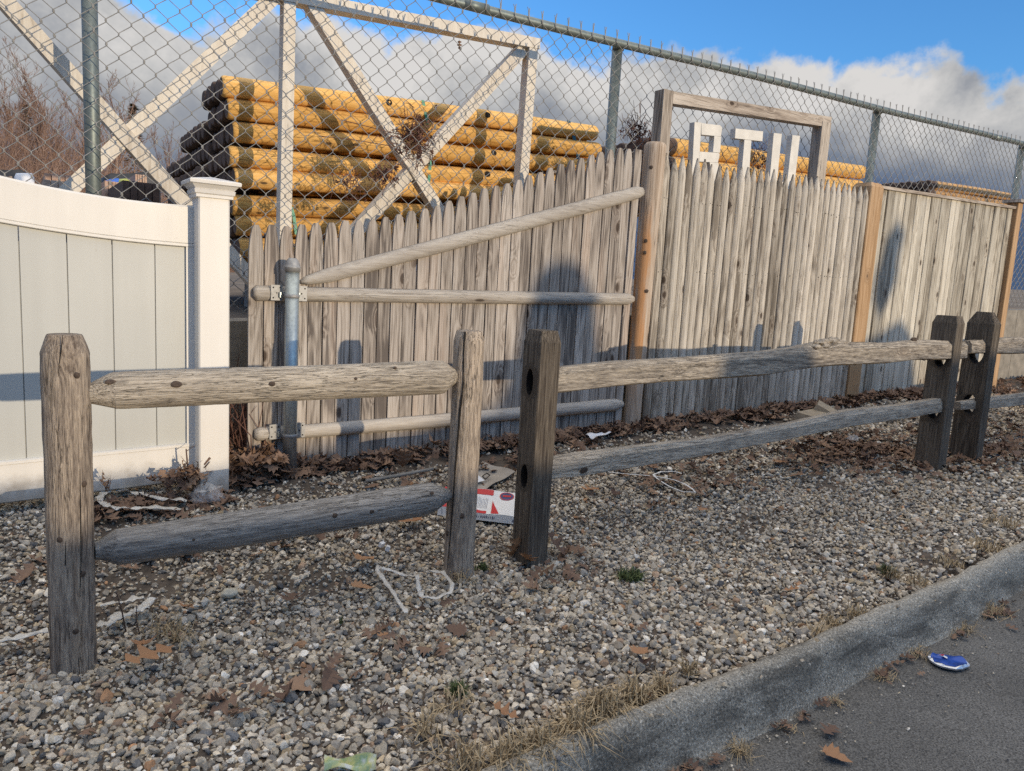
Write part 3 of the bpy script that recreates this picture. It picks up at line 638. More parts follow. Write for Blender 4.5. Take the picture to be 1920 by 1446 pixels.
# -- right bay
base = np.array([5.6, YR, hz(5.6, 0)])
rf3 = thing('rail_fence', 'weathered split-rail fence bay at right edge whose rail ends poke through a pointed post', 'rail fence', base, 'split rail fence bays along the gravel')
x5, ra5, _o = rect_post(1861, 1873, 640, 585, 1847, 6.7, 0.17, Yf=Yp-.01, mort=((0.695, 0.07, 0.045), (0.36, 0.062, 0.042)), topc=((0.075, 1.0), (0.072, 0.99), (0.004, 0.55), (0.0, 0.53)), parent=rf3, label='dark slotted post with sloped top')
for (L, sd) in (([(1812, 651, 12), (1835, 650, 13), (1870, 649, 15), (1900, 648, 16), (1960, 646, 16), (2150, 640, 15)], 5.5), ([(1795, 761, 8), (1815, 759, 9), (1845, 756, 11), (1920, 748, 12), (1990, 741, 12), (2150, 724, 12)], 6.5)):
    rail_part(L, rf3, sd, shape=SPLIT, amp=0.05, smooth=False)
mb = MB(); vpost(mb, x5+2.95, YR, 0.055, 0.06, -0.15, 0.92, shape=RECT, seed=9, amp=0.05); part('post', mb, [M['splitpost']], rf3)

# ================================================================== WHITE VINYL FENCE
base = np.array([0.0, 3.36, hz(0, 0.15)])
vf = thing('vinyl_fence', 'white and grey vinyl privacy fence with scalloped top rail and capped post', 'fence', base)
YV = 3.365
def Tz(px, py, Y): p = T(px, py, Y); return (p[0], p[2])
top = [(0, 330), (73, 344.5), (146, 359), (182, 365.5), (219, 371.5), (255, 377), (292, 381), (330, 383.5), (366, 384.5)]
low = [(0, 417.5), (75, 430), (150, 441.5), (225, 451), (300, 459.5), (366, 464)]
TP = np.array([Tz(a, b_, YV) for a, b_ in top]); LP = np.array([Tz(a, b_, YV) for a, b_ in low])
qt = np.polyfit(TP[:, 0], TP[:, 1]-S*TP[:, 0], 2); ql = np.polyfit(LP[:, 0], LP[:, 1]-S*LP[:, 0], 2)
# the scallop: parabola over one bay, mirrored beyond its high point
XR = TP[-1, 0]+0.004; XL = XR-1.83
xm = (XL+XR)/2
def topz(x, q, base_=None):
    xx = np.where(x < xm, 2*xm-x, x); xs0 = TP[0, 0]
    return np.polyval(q, np.maximum(xx, xs0-0.05))
xs = np.linspace(XL, XR, 60)
zt = topz(xs, qt); zl = topz(xs, ql)
mb = MB(); mb.smooth = False
def sweep(mb, xs, prof):   # prof(x) -> list of (y,z) closed section
    n = len(prof(xs[0])); V = []
    for x in xs: V += [(x, y, z) for y, z in prof(x)]
    F = [(i*n+k, (i+1)*n+k, (i+1)*n+(k+1) % n, i*n+(k+1) % n) for i in range(len(xs)-1) for k in range(n)]
    F += [tuple(range(n)), tuple(range(len(xs)*n-1, (len(xs)-1)*n-1, -1))]; mb.add(V, F)
def rail_section(x):
    t, l = float(topz(np.array(x), qt))+S*x, float(topz(np.array(x), ql))+S*x; b_ = 0.0165
    return [(YV, t-0.008), (YV, l+b_), (YV+0.004, l+b_-0.002), (YV-0.002, l+b_-0.004), (YV-0.002, l+0.003), (YV+0.003, l), (YV+0.05, l), (YV+0.05, t-0.008), (YV+0.044, t), (YV+0.007, t)]
sweep(mb, xs, rail_section)
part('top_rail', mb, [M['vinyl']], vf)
bt = [(0, 867), (365, 829)]; bl = [(0, 948), (313, 907), (365, 899.5)]
B1 = np.array([Tz(a, b_, YV) for a, b_ in bt]); B2 = np.array([Tz(a, b_, YV) for a, b_ in bl])
qb1 = np.polyfit(B1[:, 0], B1[:, 1]-S*B1[:, 0], 0)[0]; qb2 = np.polyfit(B2[:, 0], B2[:, 1]-S*B2[:, 0], 0)[0]
def low_section(x):
    t, l = S*x+qb1, S*x+qb2
    return [(YV, t-0.016), (YV, l+0.006), (YV+0.006, l), (YV+0.05, l), (YV+0.05, t), (YV+0.006, t), (YV-0.003, t-0.004), (YV-0.003, t-0.014)]
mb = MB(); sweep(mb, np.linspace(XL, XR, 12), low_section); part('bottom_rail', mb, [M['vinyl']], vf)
# tongue-and-groove boards
gx = [Tz(34, 427, YV+.018)[0], Tz(125, 441, YV+.018)[0], Tz(209, 452, YV+.018)[0], Tz(290, 460, YV+.018)[0]]
pitch = float(np.mean(np.diff(gx))); print('vinyl pitch', pitch, 'bottom', qb2, 'post x', XR)
gx = [gx[-1]+k*pitch for k in range(-13, 1)]; gx = [g for g in gx if g > XL+0.04]
ed = [XL]+gx+[XR]
mb = MB()
for a, b_ in zip(ed[:-1], ed[1:]):
    mb.r = random.random(); g = 0.0022; zz = lambda x: float(topz(np.array(x), ql))+S*x+0.01; lo = lambda x: S*x+qb1-0.01
    n = 5; xs2 = np.linspace(a+g, b_-g, n); y0 = YV+0.017
    V = []
    for x in xs2: V += [(x, y0, lo(x)), (x, y0, zz(x)), (x, y0+0.02, zz(x)), (x, y0+0.02, lo(x))]
    F = [(i*4+k, (i+1)*4+k, (i+1)*4+(k+1) % 4, i*4+(k+1) % 4) for i in range(n-1) for k in range(4)]+[(0, 1, 2, 3), (n*4-1, n*4-2, n*4-3, n*4-4)]
    mb.add(V, F)
mb.m = 1
mb.hexa([(XL, YV+.022, S*XL+qb1-.01), (XR, YV+.022, S*XR+qb1-.01), (XR, YV+.022, float(topz(np.array(XR), ql))+S*XR), (XL, YV+.022, float(topz(np.array(XL), ql))+S*XL), (XL, YV+.034, S*XL+qb1-.01), (XR, YV+.034, S*XR+qb1-.01), (XR, YV+.034, float(topz(np.array(XR), ql))+S*XR), (XL, YV+.034, float(topz(np.array(XL), ql))+S*XL)])
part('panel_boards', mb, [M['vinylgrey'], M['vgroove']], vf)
mb = MB(); a = Tz(350, 640, YV)[0]
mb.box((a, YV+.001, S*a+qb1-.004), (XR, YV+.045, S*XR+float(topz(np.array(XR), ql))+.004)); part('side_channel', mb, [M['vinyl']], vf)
# post with moulded cap
Yv0, Yv1 = 3.27, 3.415
pl, pr = T(366.5, 500, Yv0)[0]+0.012, T(431, 500, Yv0)[0]
print('vinyl post w', pr-pl)
def vpost_build(pl, pr):
    xc = (pl+pr)/2; hw = (pr-pl)/2; yc = Yv0+hw
    p = thing_part = bpy.data.objects.new('post', None)
    mb = MB(); zb = hz(xc, 0.05); zt_ = T(400, 366, Yv0)[2]+0.02; ch = 0.006
    ring = [(-1, -1+ch/hw), (-1+ch/hw, -1), (1-ch/hw, -1), (1, -1+ch/hw), (1, 1), (-1, 1)]
    V = [(xc+a*hw, yc+b_*hw, z) for z in (zb, zt_) for a, b_ in ring]; n = 6
    mb.add(V, [(k, (k+1) % n, n+(k+1) % n, n+k) for k in range(n)]+[tuple(range(n)), tuple(range(2*n-1, n-1, -1))])
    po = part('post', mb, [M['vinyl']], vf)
    mb = MB()
    z0 = T(400, 372, Yv0)[2]; u = (T(400, 330, Yv0)[2]-z0)/42.0
    prof = [(1.02, z0), (1.17, z0+u*0.5), (1.18, z0+6*u), (1.26, z0+8*u), (1.30, z0+15*u), (1.22, z0+16*u), (1.45, z0+24*u), (1.60, z0+25.5*u), (1.62, z0+31*u), (1.56, z0+33*u), (0.06, z0+42*u)]
    V = []
    for k, z in prof: V += [(xc-hw*k, yc-hw*k, z), (xc+hw*k, yc-hw*k, z), (xc+hw*k, yc+hw*k, z), (xc-hw*k, yc+hw*k, z)]
    F = [(i*4+k, i*4+(k+1) % 4, (i+1)*4+(k+1) % 4, (i+1)*4+k) for i in range(len(prof)-1) for k in range(4)]+[(3, 2, 1, 0), tuple(range(len(V)-4, len(V)))]
    mb.add(V, F); b3 = wloc(po)
    c = part('post_cap', mb, [M['vinyl']], po)
vpost_build(pl, pr); vpost_build(pl-1.83-.13, pr-1.83-.13)
mb = MB(); mb.m = 0

# ================================================================== PICKET FENCE (left, stepped top)
base = np.array([2.0, YF, hz(2.0, 0.16)])
pf = thing('picket_fence', 'grey pointed-picket fence section rising to the right, with diagonal brace rail', 'fence', base)
tips = [(488, 422), (516, 423), (539, 423), (563, 421), (592, 420), (620, 417), (645.6, 414), (673, 413), (699, 411), (726, 406), (750, 402), (775, 397), (797, 392), (820, 386), (840.6, 378), (864, 369), (888, 361), (910, 354), (932, 349), (953.6, 343), (977, 337), (997, 329), (1017, 322), (1037.5, 315), (1056, 308), (1076, 301), (1092, 297), (1110, 291), (1129, 286), (1147, 281), (1163, 279), (1180, 279), (1195, 280)]
P = np.array([T(a, b_, YF) for a, b_ in tips]); xx = P[:, 0]
xr = np.polyval(np.polyfit(np.arange(len(xx)), xx, 2), np.arange(len(xx)))
hh = np.interp(xr, xx, P[:, 2])
pw = float(np.mean(np.diff(xr))); print('picket pitch', pw, xr[0], xr[-1])
mb = MB()
def picket(mb, x, w_, zt, zb, y0, th, taper=0.13, tipw=0.16, lean=0.0, flat=False):
    hw = w_/2; pts = [(-hw, zb), (hw, zb)]
    prof = [(1.0, taper), (0.96, taper*0.82), (0.86, taper*0.56), (0.72, taper*0.32), (0.55, taper*0.13), (tipw, 0.0)] if not flat else [(1.0, 0.0)]
    right = [(hw*k, zt-d) for k, d in prof]; left = [(-hw*k, zt-d) for k, d in reversed(prof)]
    o = pts+right+left
    mb.slab([(x+a+lean*(z-zb), z) for a, z in o], y0, y0+th)
for i, (x, z) in enumerate(zip(xr, hh)):
    mb.r = random.random(); g = random.uniform(0.003, 0.008)
    last = i == len(xr)-1
    picket(mb, x+random.uniform(-.001, .001), pw*(1.0 if not last else 0.8)-g, z+random.uniform(-.004, .004), hz(x, 0.09), YF+random.uniform(-.002, .003), 0.018, taper=random.uniform(.11, .135), tipw=random.uniform(.24, .38), lean=random.uniform(-.002, .002), flat=last)
part('picket_panel', mb, [M['gate']], pf)
HALF = [(math.cos(a), math.sin(a)) for a in np.linspace(-math.pi/2, math.pi/2, 9)]
HALF = [(s_, c) for c, s_ in HALF]
# half-round backer rails: outline with flat back towards the pickets (side axis +Y after frame)
def half_rail(L, parent, seed, name='rail', depth_=0.036, label=None):
    mb = MB(); mb.smooth = True; mb.r = (seed*.41) % 1; pts = []
    for px, py, half in L:
        p, r = PR(px, py, half, YF-0.02); p[1] = YF-0.001; pts.append((p, depth_ if half > 8 else depth_*0.6, r))
    # frame: side = t x up = -Y for t=+X  -> c<0 faces the pickets' back, so keep c>=0 half in front
    sh = [(math.cos(a), math.sin(a)) for a in np.linspace(-math.pi/2, math.pi/2, 11)]
    mb.limb(pts, shape=sh, amp=0.03, seed=seed, rough=0.012)
    return part(name, mb, [M['gate_rail']], parent, label)
half_rail([(566, 529, 4), (578, 526, 9), (620, 516, 14), (900, 441, 14), (1150, 374, 13), (1198, 361, 12), (1208, 359, 8)], pf, 2.2, 'brace_rail')
half_rail([(476, 550, 9), (482, 550, 14.5), (565, 552, 14), (800, 556, 13), (1000, 559, 12), (1180, 561, 11), (1190, 561, 6)], pf, 3.4)
half_rail([(478, 815, 8), (485, 815, 13), (570, 810, 13), (800, 792, 13), (1000, 774, 12), (1155, 760, 12), (1170, 758, 6)], pf, 4.6)
# galvanised post with cap and brackets
YS = YF-0.085
cs, rs = cyl_r(533.5, 560, 620, YS); xs_ = cs[0]
def lathe(mb, x, y, prof, n=20):
    mb.smooth = True; V = []
    for r, z in prof: V += [(x+r*math.cos(2*math.pi*k/n), y+r*math.sin(2*math.pi*k/n), z) for k in range(n)]
    mb.add(V, [(i*n+k, i*n+(k+1) % n, (i+1)*n+(k+1) % n, (i+1)*n+k) for i in range(len(prof)-1) for k in range(n)]+[tuple(range(n-1, -1, -1)), tuple(range((len(prof)-1)*n, len(prof)*n))])
mb = MB(); zt_ = T(547, 508, YS)[2]; lathe(mb, xs_, YS, [(rs, hz(xs_, 0.0)), (rs, zt_)]); sp = part('steel_post', mb, [M['galv']], pf)
mb = MB(); ztop = T(547, 486, YS)[2]
lathe(mb, xs_, YS, [(rs*1.13, zt_-.004), (rs*1.13, zt_+.012), (rs*1.18, zt_+.014), (rs*1.18, zt_+.018), (rs*1.1, zt_+.019), (rs*1.06, zt_+.03), (rs*.85, zt_+.047), (rs*.5, zt_+.058), (rs*.15, ztop+.004)]); part('post_cap', mb, [M['galvcap']], sp)
for (pyc, lab) in ((551, 0), (812, 1)):
    z = T(547, pyc, YS)[2]; mb = MB()
    lathe(mb, xs_, YS, [(rs*1.02, z-.018), (rs*1.10, z-.016), (rs*1.10, z-.004), (rs*1.02, z-.002)], 20); mb.smooth = False
    for sx in (-1, 1):
        x0 = xs_+sx*rs*1.02; x1 = xs_+sx*(rs+0.052)
        a, b_ = min(x0, x1), max(x0, x1)
        mb.box((a, YF-.042, z-.034), (b_, YF-.0365, z+.036)); mb.box((a, YF-.043, z-.008), (a+.012 if sx > 0 else b_, YF-.03, z+.004))
        mb.m = 1
        for (dx, dz) in ((.2, -.022), (.8, -.022), (.2, .024), (.8, .024), (.5, .0)):
            mb.blob((a+(b_-a)*dx, YF-.042, z+dz), (.0042, .0025, .0042), 1, amp=0)
        mb.m = 2; mb.tube([(xs_+sx*(rs+.012), YF-.05, z-.02), (xs_+sx*(rs+.012), YF-.05, z+.004)], .006, 6); mb.m = 0
    part('bracket', mb, [M['galvcap'], M['hole'], M['galv']], sp)

# ================================================================== STOCKADE FENCE
base = np.array([4.4, YF, hz(4.4, 0.15)])
sf = thing('stockade_fence', 'pale grey stockade fence of half-round pointed stakes between round post and square post', 'fence', base)
tx = [85, 120, 160, 205, 245, 285, 330, 360, 405, 435, 465, 500, 545, 575, 610, 640, 670, 705, 740, 770, 800, 830, 860, 890, 920, 945, 970, 1000, 1025, 1050, 1080, 1108]
tx = [1220+t/2.743 for t in tx]
X = np.array([T(t, 300+(t-1250)*0.147, YF)[0] for t in tx]); n = len(X)
Xr = np.polyval(np.polyfit(np.arange(n), X, 1), np.arange(n)); sw = float(np.mean(np.diff(Xr)))
ztop_h = np.mean([T(1260, 291, YF)[2]-S*T(1260, 291, YF)[0], T(1615, 345, YF)[2]-S*T(1615, 345, YF)[0]])
print('stake pitch', sw, Xr[0], Xr[-1], ztop_h)
mb = MB(); mb.smooth = True
for i, x in enumerate(Xr):
    mb.r = random.random(); x += random.uniform(-.004, .004); w_ = sw*random.uniform(.45, .50); zt = hz(x, ztop_h+random.uniform(-.022, .012)); zb = hz(x, 0.08); ln = random.uniform(-.004, .004)
    # half-round stake: front arc, pointed towards the top
    arc = [(math.cos(a), -math.sin(a)) for a in np.linspace(0, math.pi, 9)]
    dpt = random.uniform(.024, .034); L = []
    lv = [(zb, 1, 0), (zt-.135, 1, 0)]+[(zt-.135+.135*k/5, (1-(k/5)**1.4*0.86), 0) for k in range(1, 6)]
    lv = [(zb, 1)]+[(zb+(zt-.135-zb)*k/8, 1+0.05*mnoise.noise(Vector((x*9, k*1.3, 0)))) for k in range(1, 8)]+[(zt-.135+.135*k/5, (1-(k/5)**1.5*0.87)) for k in range(0, 6)]
    for z, k in lv: L += [(x+ln*(z-zb)+c*w_*k, YF+.012+s_*dpt*min(1, k+.15), z) for c, s_ in arc]
    m = len(arc); F = [(a*m+k, (a+1)*m+k, (a+1)*m+(k+1) % m, a*m+(k+1) % m) for a in range(len(lv)-1) for k in range(m)]
    mb.add(L, F+[tuple(range((len(lv)-1)*m, len(lv)*m))])
mb.m = 1
for i, x in enumerate(Xr):        # nail heads
    for h in (.5, 1.15, 1.6):
        for dx in (-.012, .012): mb.blob((x+dx+random.uniform(-.003, .003), YF-.012, hz(x, h+random.uniform(-.012, .012))), (.0035, .004, .0035), 1, amp=0)
part('stake_panel', mb, [M['stock'], M['hole']], sf)
mb = MB()
for h in (0.5, 1.15, 1.6): mb.beam((Xr[0], YF+.035, hz(Xr[0], h)), (Xr[-1], YF+.035, hz(Xr[-1], h)), .07, .035)
part('backer_rail', mb, [M['gate_rail']], sf)
# round post
ct, rt = cyl_r(1203, 1245, 300, YF+.02); cbm, rbm = cyl_r(1168, 1197, 780, YF+.02)
print('round post', ct, rt, cbm, rbm)
mb = MB(); mb.smooth = True; h1 = T(1224, 268, YF+.02)[2]
mb.limb([(np.array([cbm[0], YF+.01, hz(cbm[0], 0.0)]), rbm*1.1, rbm*1.1), (np.array([(ct[0]+cbm[0])/2, YF+.01, 1.0]), (rt+rbm)/2, (rt+rbm)/2), (np.array([ct[0], YF+.01, h1-.04]), rt, rt), (np.array([ct[0], YF+.01, h1-.015]), rt*.97, rt*.97), (np.array([ct[0], YF+.01, h1]), rt*.80, rt*.8)], n=22, amp=.06, seed=2.7, up=(0, -1, 0), rough=.008)
mb.m = 1
for (kx, ky) in ((1221, 314), (1211, 452), (1213, 546), (1209, 474)):
    p = on_cyl(kx, ky, (ct[0]+cbm[0])/2+(ct[0]-cbm[0])*(540-ky)/540, YF+.01, rt*.97); knot_on(mb, p, p-np.array([ct[0], YF+.02, p[2]]), .011, .012)
part('round_post', mb, [M['rawpost'], M['knot']], sf, 'round post with bright orange debarked patch')
# square post
def sqpost(pxl, pxm, pxr, py, pytop, parent, Yf, h0=0.0, label=None, cap=False):
    a, b_ = T(pxm, py, Yf)[0], T(pxr, py, Yf)[0]; w_ = b_-a
    h1 = T((pxm+pxr)/2, pytop, Yf)[2]-S*(a+b_)/2
    mb = MB(); vpost(mb, (a+b_)/2, Yf+w_/2, w_/2, w_/2, h0, h1, shape=RECT, seed=a, amp=.012, topc=((.03, 1), (.028, .99), (.012, .86), (.0, .80)), rough=0.0)
    po = part('square_post', mb, [M['cedarpost']], parent, label)
    return (a+b_)/2, w_, h1, po
xq, wq, hq, _o = sqpost(1600, 1612, 1635, 540, 338, sf, YF-.02, label='square post of fresher orange wood')
# ================================================================== BOARD FENCE
base = np.array([7.0, YF+.03, hz(7.0, 0.1)])
bf = thing('board_fence', 'flat-topped vertical board fence with cap rail at the right of the stockade', 'fence', base)
YB = YF+.045
xl = xq+wq*.5+.004; xrr = T(1893, 450, YB)[0]
htl = T(1672, 357, YB)[2]-S*T(1672, 357, YB)[0]; htr = T(1893, 391, YB)[2]-S*T(1893, 391, YB)[0]
print('board fence', xl, xrr, htl, htr)
mb = MB(); x = xl; i = 0
while x < xrr-.02:
    w_ = min(random.choice((.082, .088, .092, .096, .075)), xrr-x); mb.r = random.random(); y0 = YB+random.choice((0, .003, .007, .010))+random.uniform(0, .004)
    h = htl+(htr-htl)*(x-xl)/(xrr-xl); g = .0025; e = .004
    ht0, ht1 = hz(x, h), hz(x+w_, h); b0 = hz(x, .0)
    V = []
    for z0_, z1_ in ((b0, b0), (ht0, ht1)): V += [(x+g, y0+e, z0_), (x+g+e, y0, z0_), (x+w_-g-e, y0, z1_), (x+w_-g, y0+e, z1_), (x+w_-g, y0+.02, z1_), (x+g, y0+.02, z0_)]
    mb.add(V, [(k, (k+1) % 6, 6+(k+1) % 6, 6+k) for k in range(6)]+[tuple(range(6, 12)), tuple(range(5, -1, -1))])
    x += w_
part('board_panel', mb, [M['board']], bf)
mb = MB(); mb.beam((xl, YB+.008, hz(xl, htl+.012)), (xrr, YB+.008, hz(xrr, htr+.012)), .05, .024, nrm=(0, 0, 1)); part('cap_rail', mb, [M['signwood']], bf)
xe = xrr+.01; 
a = T(1901, 480, YB-.05)[0]; 
mb = MB(); wpe = .10; hpe = T(1907, 380, YB-.02)[2]-S*a
vpost(mb, xrr+wpe/2+.006, YB+.02, wpe/2, wpe/2, -.1, hpe, shape=RECT, seed=8.8, amp=.012, topc=((.002, 1), (0, 1)), rough=0); po = part('square_post', mb, [M['cedarpost']], bf)
mb = MB(); xc = xrr+wpe/2+.006; z = hz(xc, hpe); mb.hexa([(xc-.09, YB-.07, z+.001), (xc+.09, YB-.07, z+.001), (xc+.08, YB-.06, z+.03), (xc-.08, YB-.06, z+.03), (xc-.09, YB+.11, z+.001), (xc+.09, YB+.11, z+.001), (xc+.08, YB+.10, z+.03), (xc-.08, YB+.10, z+.03)])
part('post_cap', mb, [M['signpost']], po)

# ================================================================== CHAIN LINK FENCE
base = np.array([4.0, YC, hz(4.0, YARD)])
cf = thing('chain_link_fence', 'tall galvanised chain link fence with barbed wire ends above its top rail', 'fence', base)
hr = np.mean([T(1170, 90, YC)[2]-S*T(1170, 90, YC)[0], T(1655, 199, YC)[2]-S*T(1655, 199, YC)[0]])
print('top rail h', hr)
RRAIL = 0.026
mb = MB(); mb.smooth = True
xsr = np.arange(-4.5, 15.01, .5); mb.tube([(x, YC, hz(x, hr)+(.006*math.sin(x*1.7) if True else 0)) for x in xsr], RRAIL, 12)
for x in (2.2, 8.3): mb.tube([(x-.08, YC, hz(x-.08, hr)), (x+.08, YC, hz(x+.08, hr))], RRAIL*1.1, 12)
part('top_rail', mb, [M['clpost']], cf)
pxs = [T(175, 250, YC)[0], T(1160, 200, YC)[0], T(1648, 270, YC)[0], T(1917, 340, YC)[0]]
c0, r0 = cyl_r(159, 190, 180, YC); c1_, r1_ = cyl_r(1149, 1169, 180, YC); print('cl posts', pxs, r0, r1_)
for i, x in enumerate(pxs+[pxs[0]-3.0, pxs[-1]+3.0]):
    r = r0 if i == 0 else r1_; mb = MB()
    lathe(mb, x, YC+.02+r, [(r, hz(x, YARD-.3)), (r, hz(x, hr-.02 if i else hr+.3))], 16)
    if i: lathe(mb, x, YC+.02+r*.8, [(r*1.12, hz(x, hr-.03)), (r*1.12, hz(x, hr-.004)), (r*.9, hz(x, hr+.02)), (r*.3, hz(x, hr+.034))], 14)
    part('post', mb, [M['clpost']], cf, 'thick terminal post' if i == 0 else None)
def chain_mesh():
    cell = 0.0965; hw = cell/2; q = cell/4; rw = 0.0030
    x0, x1 = -3.2, 14.2; nW = int((x1-x0)/hw); top_h = hr+.012; nz = int((hr-YARD-.02)/hw)
    n = 4; Vs = []; Fs = []; off = 0
    zi = np.arange(nz+1)
    tt = []
    for j in zi: tt += [(j, -1), (j, 1)]
    for k in range(nW):
        xc = x0+k*hw+q; ph = k % 2
        pts = []
        for j in zi:
            side = 1 if (j+ph) % 2 == 0 else -1
            xp = xc+side*(q+rw*0.6); zc = hr-.005-j*hw; yo = side*rw*1.1*(1 if ph == 0 else 1)
            e = 0.0045
            pts += [(xp-side*.001, -yo*0.2-rw*.6, zc+e), (xp-side*.001, yo*0.2+rw*.6, zc-e)]
        # jitter: slack wire
        P = np.array(pts); jx = 0.004*math.sin(k*0.7)+rng.normal(0, .0012); bow = 0.012*np.sin(P[:, 2]*2.1+xc*1.3)
        X = P[:, 0]+jx*np.sin(P[:, 2]*3+k); Yv = YC-RRAIL-.004+P[:, 1]+0.5*bow*(P[:, 2] < hr-.15); Z = S*xc+P[:, 2]+rng.normal(0, .0006, len(P))
        C = np.stack([X, Yv, Z], 1)
        # barb above the rail
        side = 1 if ph == 0 else -1
        bp = np.array([[xc+side*q*0.9, YC-RRAIL-.004, S*xc+hr+.022], [xc+side*q+(.003 if k % 2 else -.003), YC-RRAIL-.003, S*xc+hr+.040], [xc+side*q+side*rng.uniform(-.010, -.004)+(0), YC-RRAIL-.002+rng.normal(0, .002), S*xc+hr+rng.uniform(.054, .066)]])
        C = np.concatenate([bp[::-1], C])
        m = len(C); ring = np.array([(1, 0), (0, 1), (-1, 0), (0, -1)])*rw
        V = (C[:, None, :]+np.stack([ring[:, 0], ring[:, 1], ring[:, 0]*0], 1)[None]).reshape(-1, 3)
        # the wire runs diagonally: thicken across its run too
        i = np.arange((m-1)*n); r_, c_ = i//n, i % n
        Fs.append(np.stack([r_*n+c_, (r_+1)*n+c_, (r_+1)*n+(c_+1) % n, r_*n+(c_+1) % n], 1)+off); Vs.append(V); off += len(V)
    V = np.concatenate(Vs); F = np.concatenate(Fs); b3 = wloc(cf)
    me = mesh_of('wire_mesh', V, F, b3, M['wire'], sm=True); o = bpy.data.objects.new('wire_mesh', me); COL.objects.link(o); o.parent = cf
chain_mesh()
#__PART3__
# ================================================================== PAINTED TIMBER FRAME
base = np.array([1.3, YT, hz(1.3, YARD)])
tf = thing('timber_frame', 'cream painted timber frame with crossed braces leaning over the log pile behind the wire mesh', 'frame', base)
def tb(name, a, b_, wpx, Y=YT, dp=0.075, label=None):
    p0, p1 = T(a[0], a[1], Y), T(b_[0], b_[1], Y); wd = wpx*depth((p0+p1)/2)/FPX
    mb = MB(); mb.r = random.random(); mb.beam(p0+np.array([0, dp/2, 0]), p1+np.array([0, dp/2, 0]), wd, dp); return part(name, mb, [M['frame']], tf, label)
def ext(a, b_, k0, k1):
    a, b_ = np.array(a, float), np.array(b_, float); return tuple(a+(b_-a)*k0), tuple(a+(b_-a)*k1)
tb('post', *ext((544, 0), (536, 420), -.12, 1.25), 22, Y=YT)
tb('post', *ext((1001, 90), (983, 330), -.04, 2.0), 19, Y=YT)
tb('post', (-60, -150), (-60, 560), 24, Y=YT)
tb('top_beam', (-70, -128), (1013, 82), 22, Y=YT-.004, dp=.09)
tb('brace', *ext((10, 0), (350, 383), -.30, 1.5), 27, Y=YT+.002)
tb('brace', *ext((508, 0), (200, 290), -.1, 1.45), 27, Y=YT+.02)
tb('brace', *ext((583, 0), (820, 385), -.1, 1.4), 22, Y=YT+.002)
tb('brace', *ext((983, 92), (690, 412), 0, 1.5), 23, Y=YT+.02)
tb('bottom_beam', (-70, 640), (960, 590), 22, Y=YT-.004)

# ================================================================== SIGN
YSG = 3.66
base = np.array([4.5, YSG, hz(4.5, .2)])
sg = thing('sign_frame', 'weathered wooden sign frame with white block letters rising above the stockade', 'sign', base)
def vtimber(name, pl, pr, py, ptop, Y, dep, mat, hbot):
    a, b_ = T(pl, py, Y)[0], T(pr, py, Y)[0]; z1 = T((pl+pr)/2, ptop, Y)[2]
    mb = MB(); mb.box((a, Y, hz(a, hbot)), (b_, Y+dep, z1)); part(name, mb, [mat], sg); return a, b_, z1
aL = vtimber('post', 1243, 1261, 200, 168, YSG, .085, M['signpost'], .1)
aR = vtimber('post', 1538, 1554.5, 270, 228, YSG, .085, M['signpost'], .1)
zl0, zl1 = T(1262, 194, YSG)[2], T(1262, 170.5, YSG)[2]; zr0, zr1 = T(1555, 238, YSG)[2], T(1555, 218, YSG)[2]
mb = MB(); mb.hexa([(aL[1]+.001, YSG+.004, zl0), (aR[1]+.002, YSG+.004, zr0), (aR[1]+.002, YSG+.004, zr1), (aL[1]+.001, YSG+.004, zl1), (aL[1]+.001, YSG+.08, zl0), (aR[1]+.002, YSG+.08, zr0), (aR[1]+.002, YSG+.08, zr1), (aL[1]+.001, YSG+.08, zl1)])
part('top_beam', mb, [M['signwood']], sg)
mb = MB(); mb.beam((aL[1], YSG+.04, hz(aL[1], 1.66)), (aR[0], YSG+.04, hz(aR[0], 1.66)), .07, .04); part('bottom_beam', mb, [M['signwood']], sg)
for h in (2.03, 1.9): 
    mb = MB(); mb.tube([(aL[1], YSG+.06, hz(aL[1], h)), (aR[0], YSG+.06, hz(aR[0], h))], .0016, 4); part('wire', mb, [M['wire']], sg)
YL = YSG-.012
def letter(polys):
    mb = MB()
    for pl in polys:
        o = [Tz(a, b_, YL) for a, b_ in pl]; mb.r = random.random(); mb.slab(o, YL, YL+.045)
    part('letter', mb, [M['letter']], sg)
letter([[(1296.5, 345), (1309, 345), (1315, 230), (1302.5, 229)],
        [(1315.3, 252.5), (1352, 256), (1354, 239), (1350, 235), (1315.3, 231)],
        [(1337, 285.5), (1350, 286.5), (1352.5, 256.5), (1339.5, 255)],
        [(1311.5, 303), (1346, 305), (1349.5, 290), (1348, 287), (1312.5, 284.3)],
        [(1335, 345), (1349, 347), (1347, 305.4), (1331, 304.4)]])
letter([[(1378, 259.5), (1429.5, 265), (1431, 246.5), (1379.5, 241)], [(1389, 345), (1403, 347), (1409, 263.5), (1396, 262)]])
letter([[(1443, 338), (1457, 339), (1466, 251), (1451, 249.5)], [(1476, 342), (1490, 343), (1500, 255), (1486, 253.5)], [(1441, 352), (1489, 356), (1490, 343.5), (1443, 338.5)]])

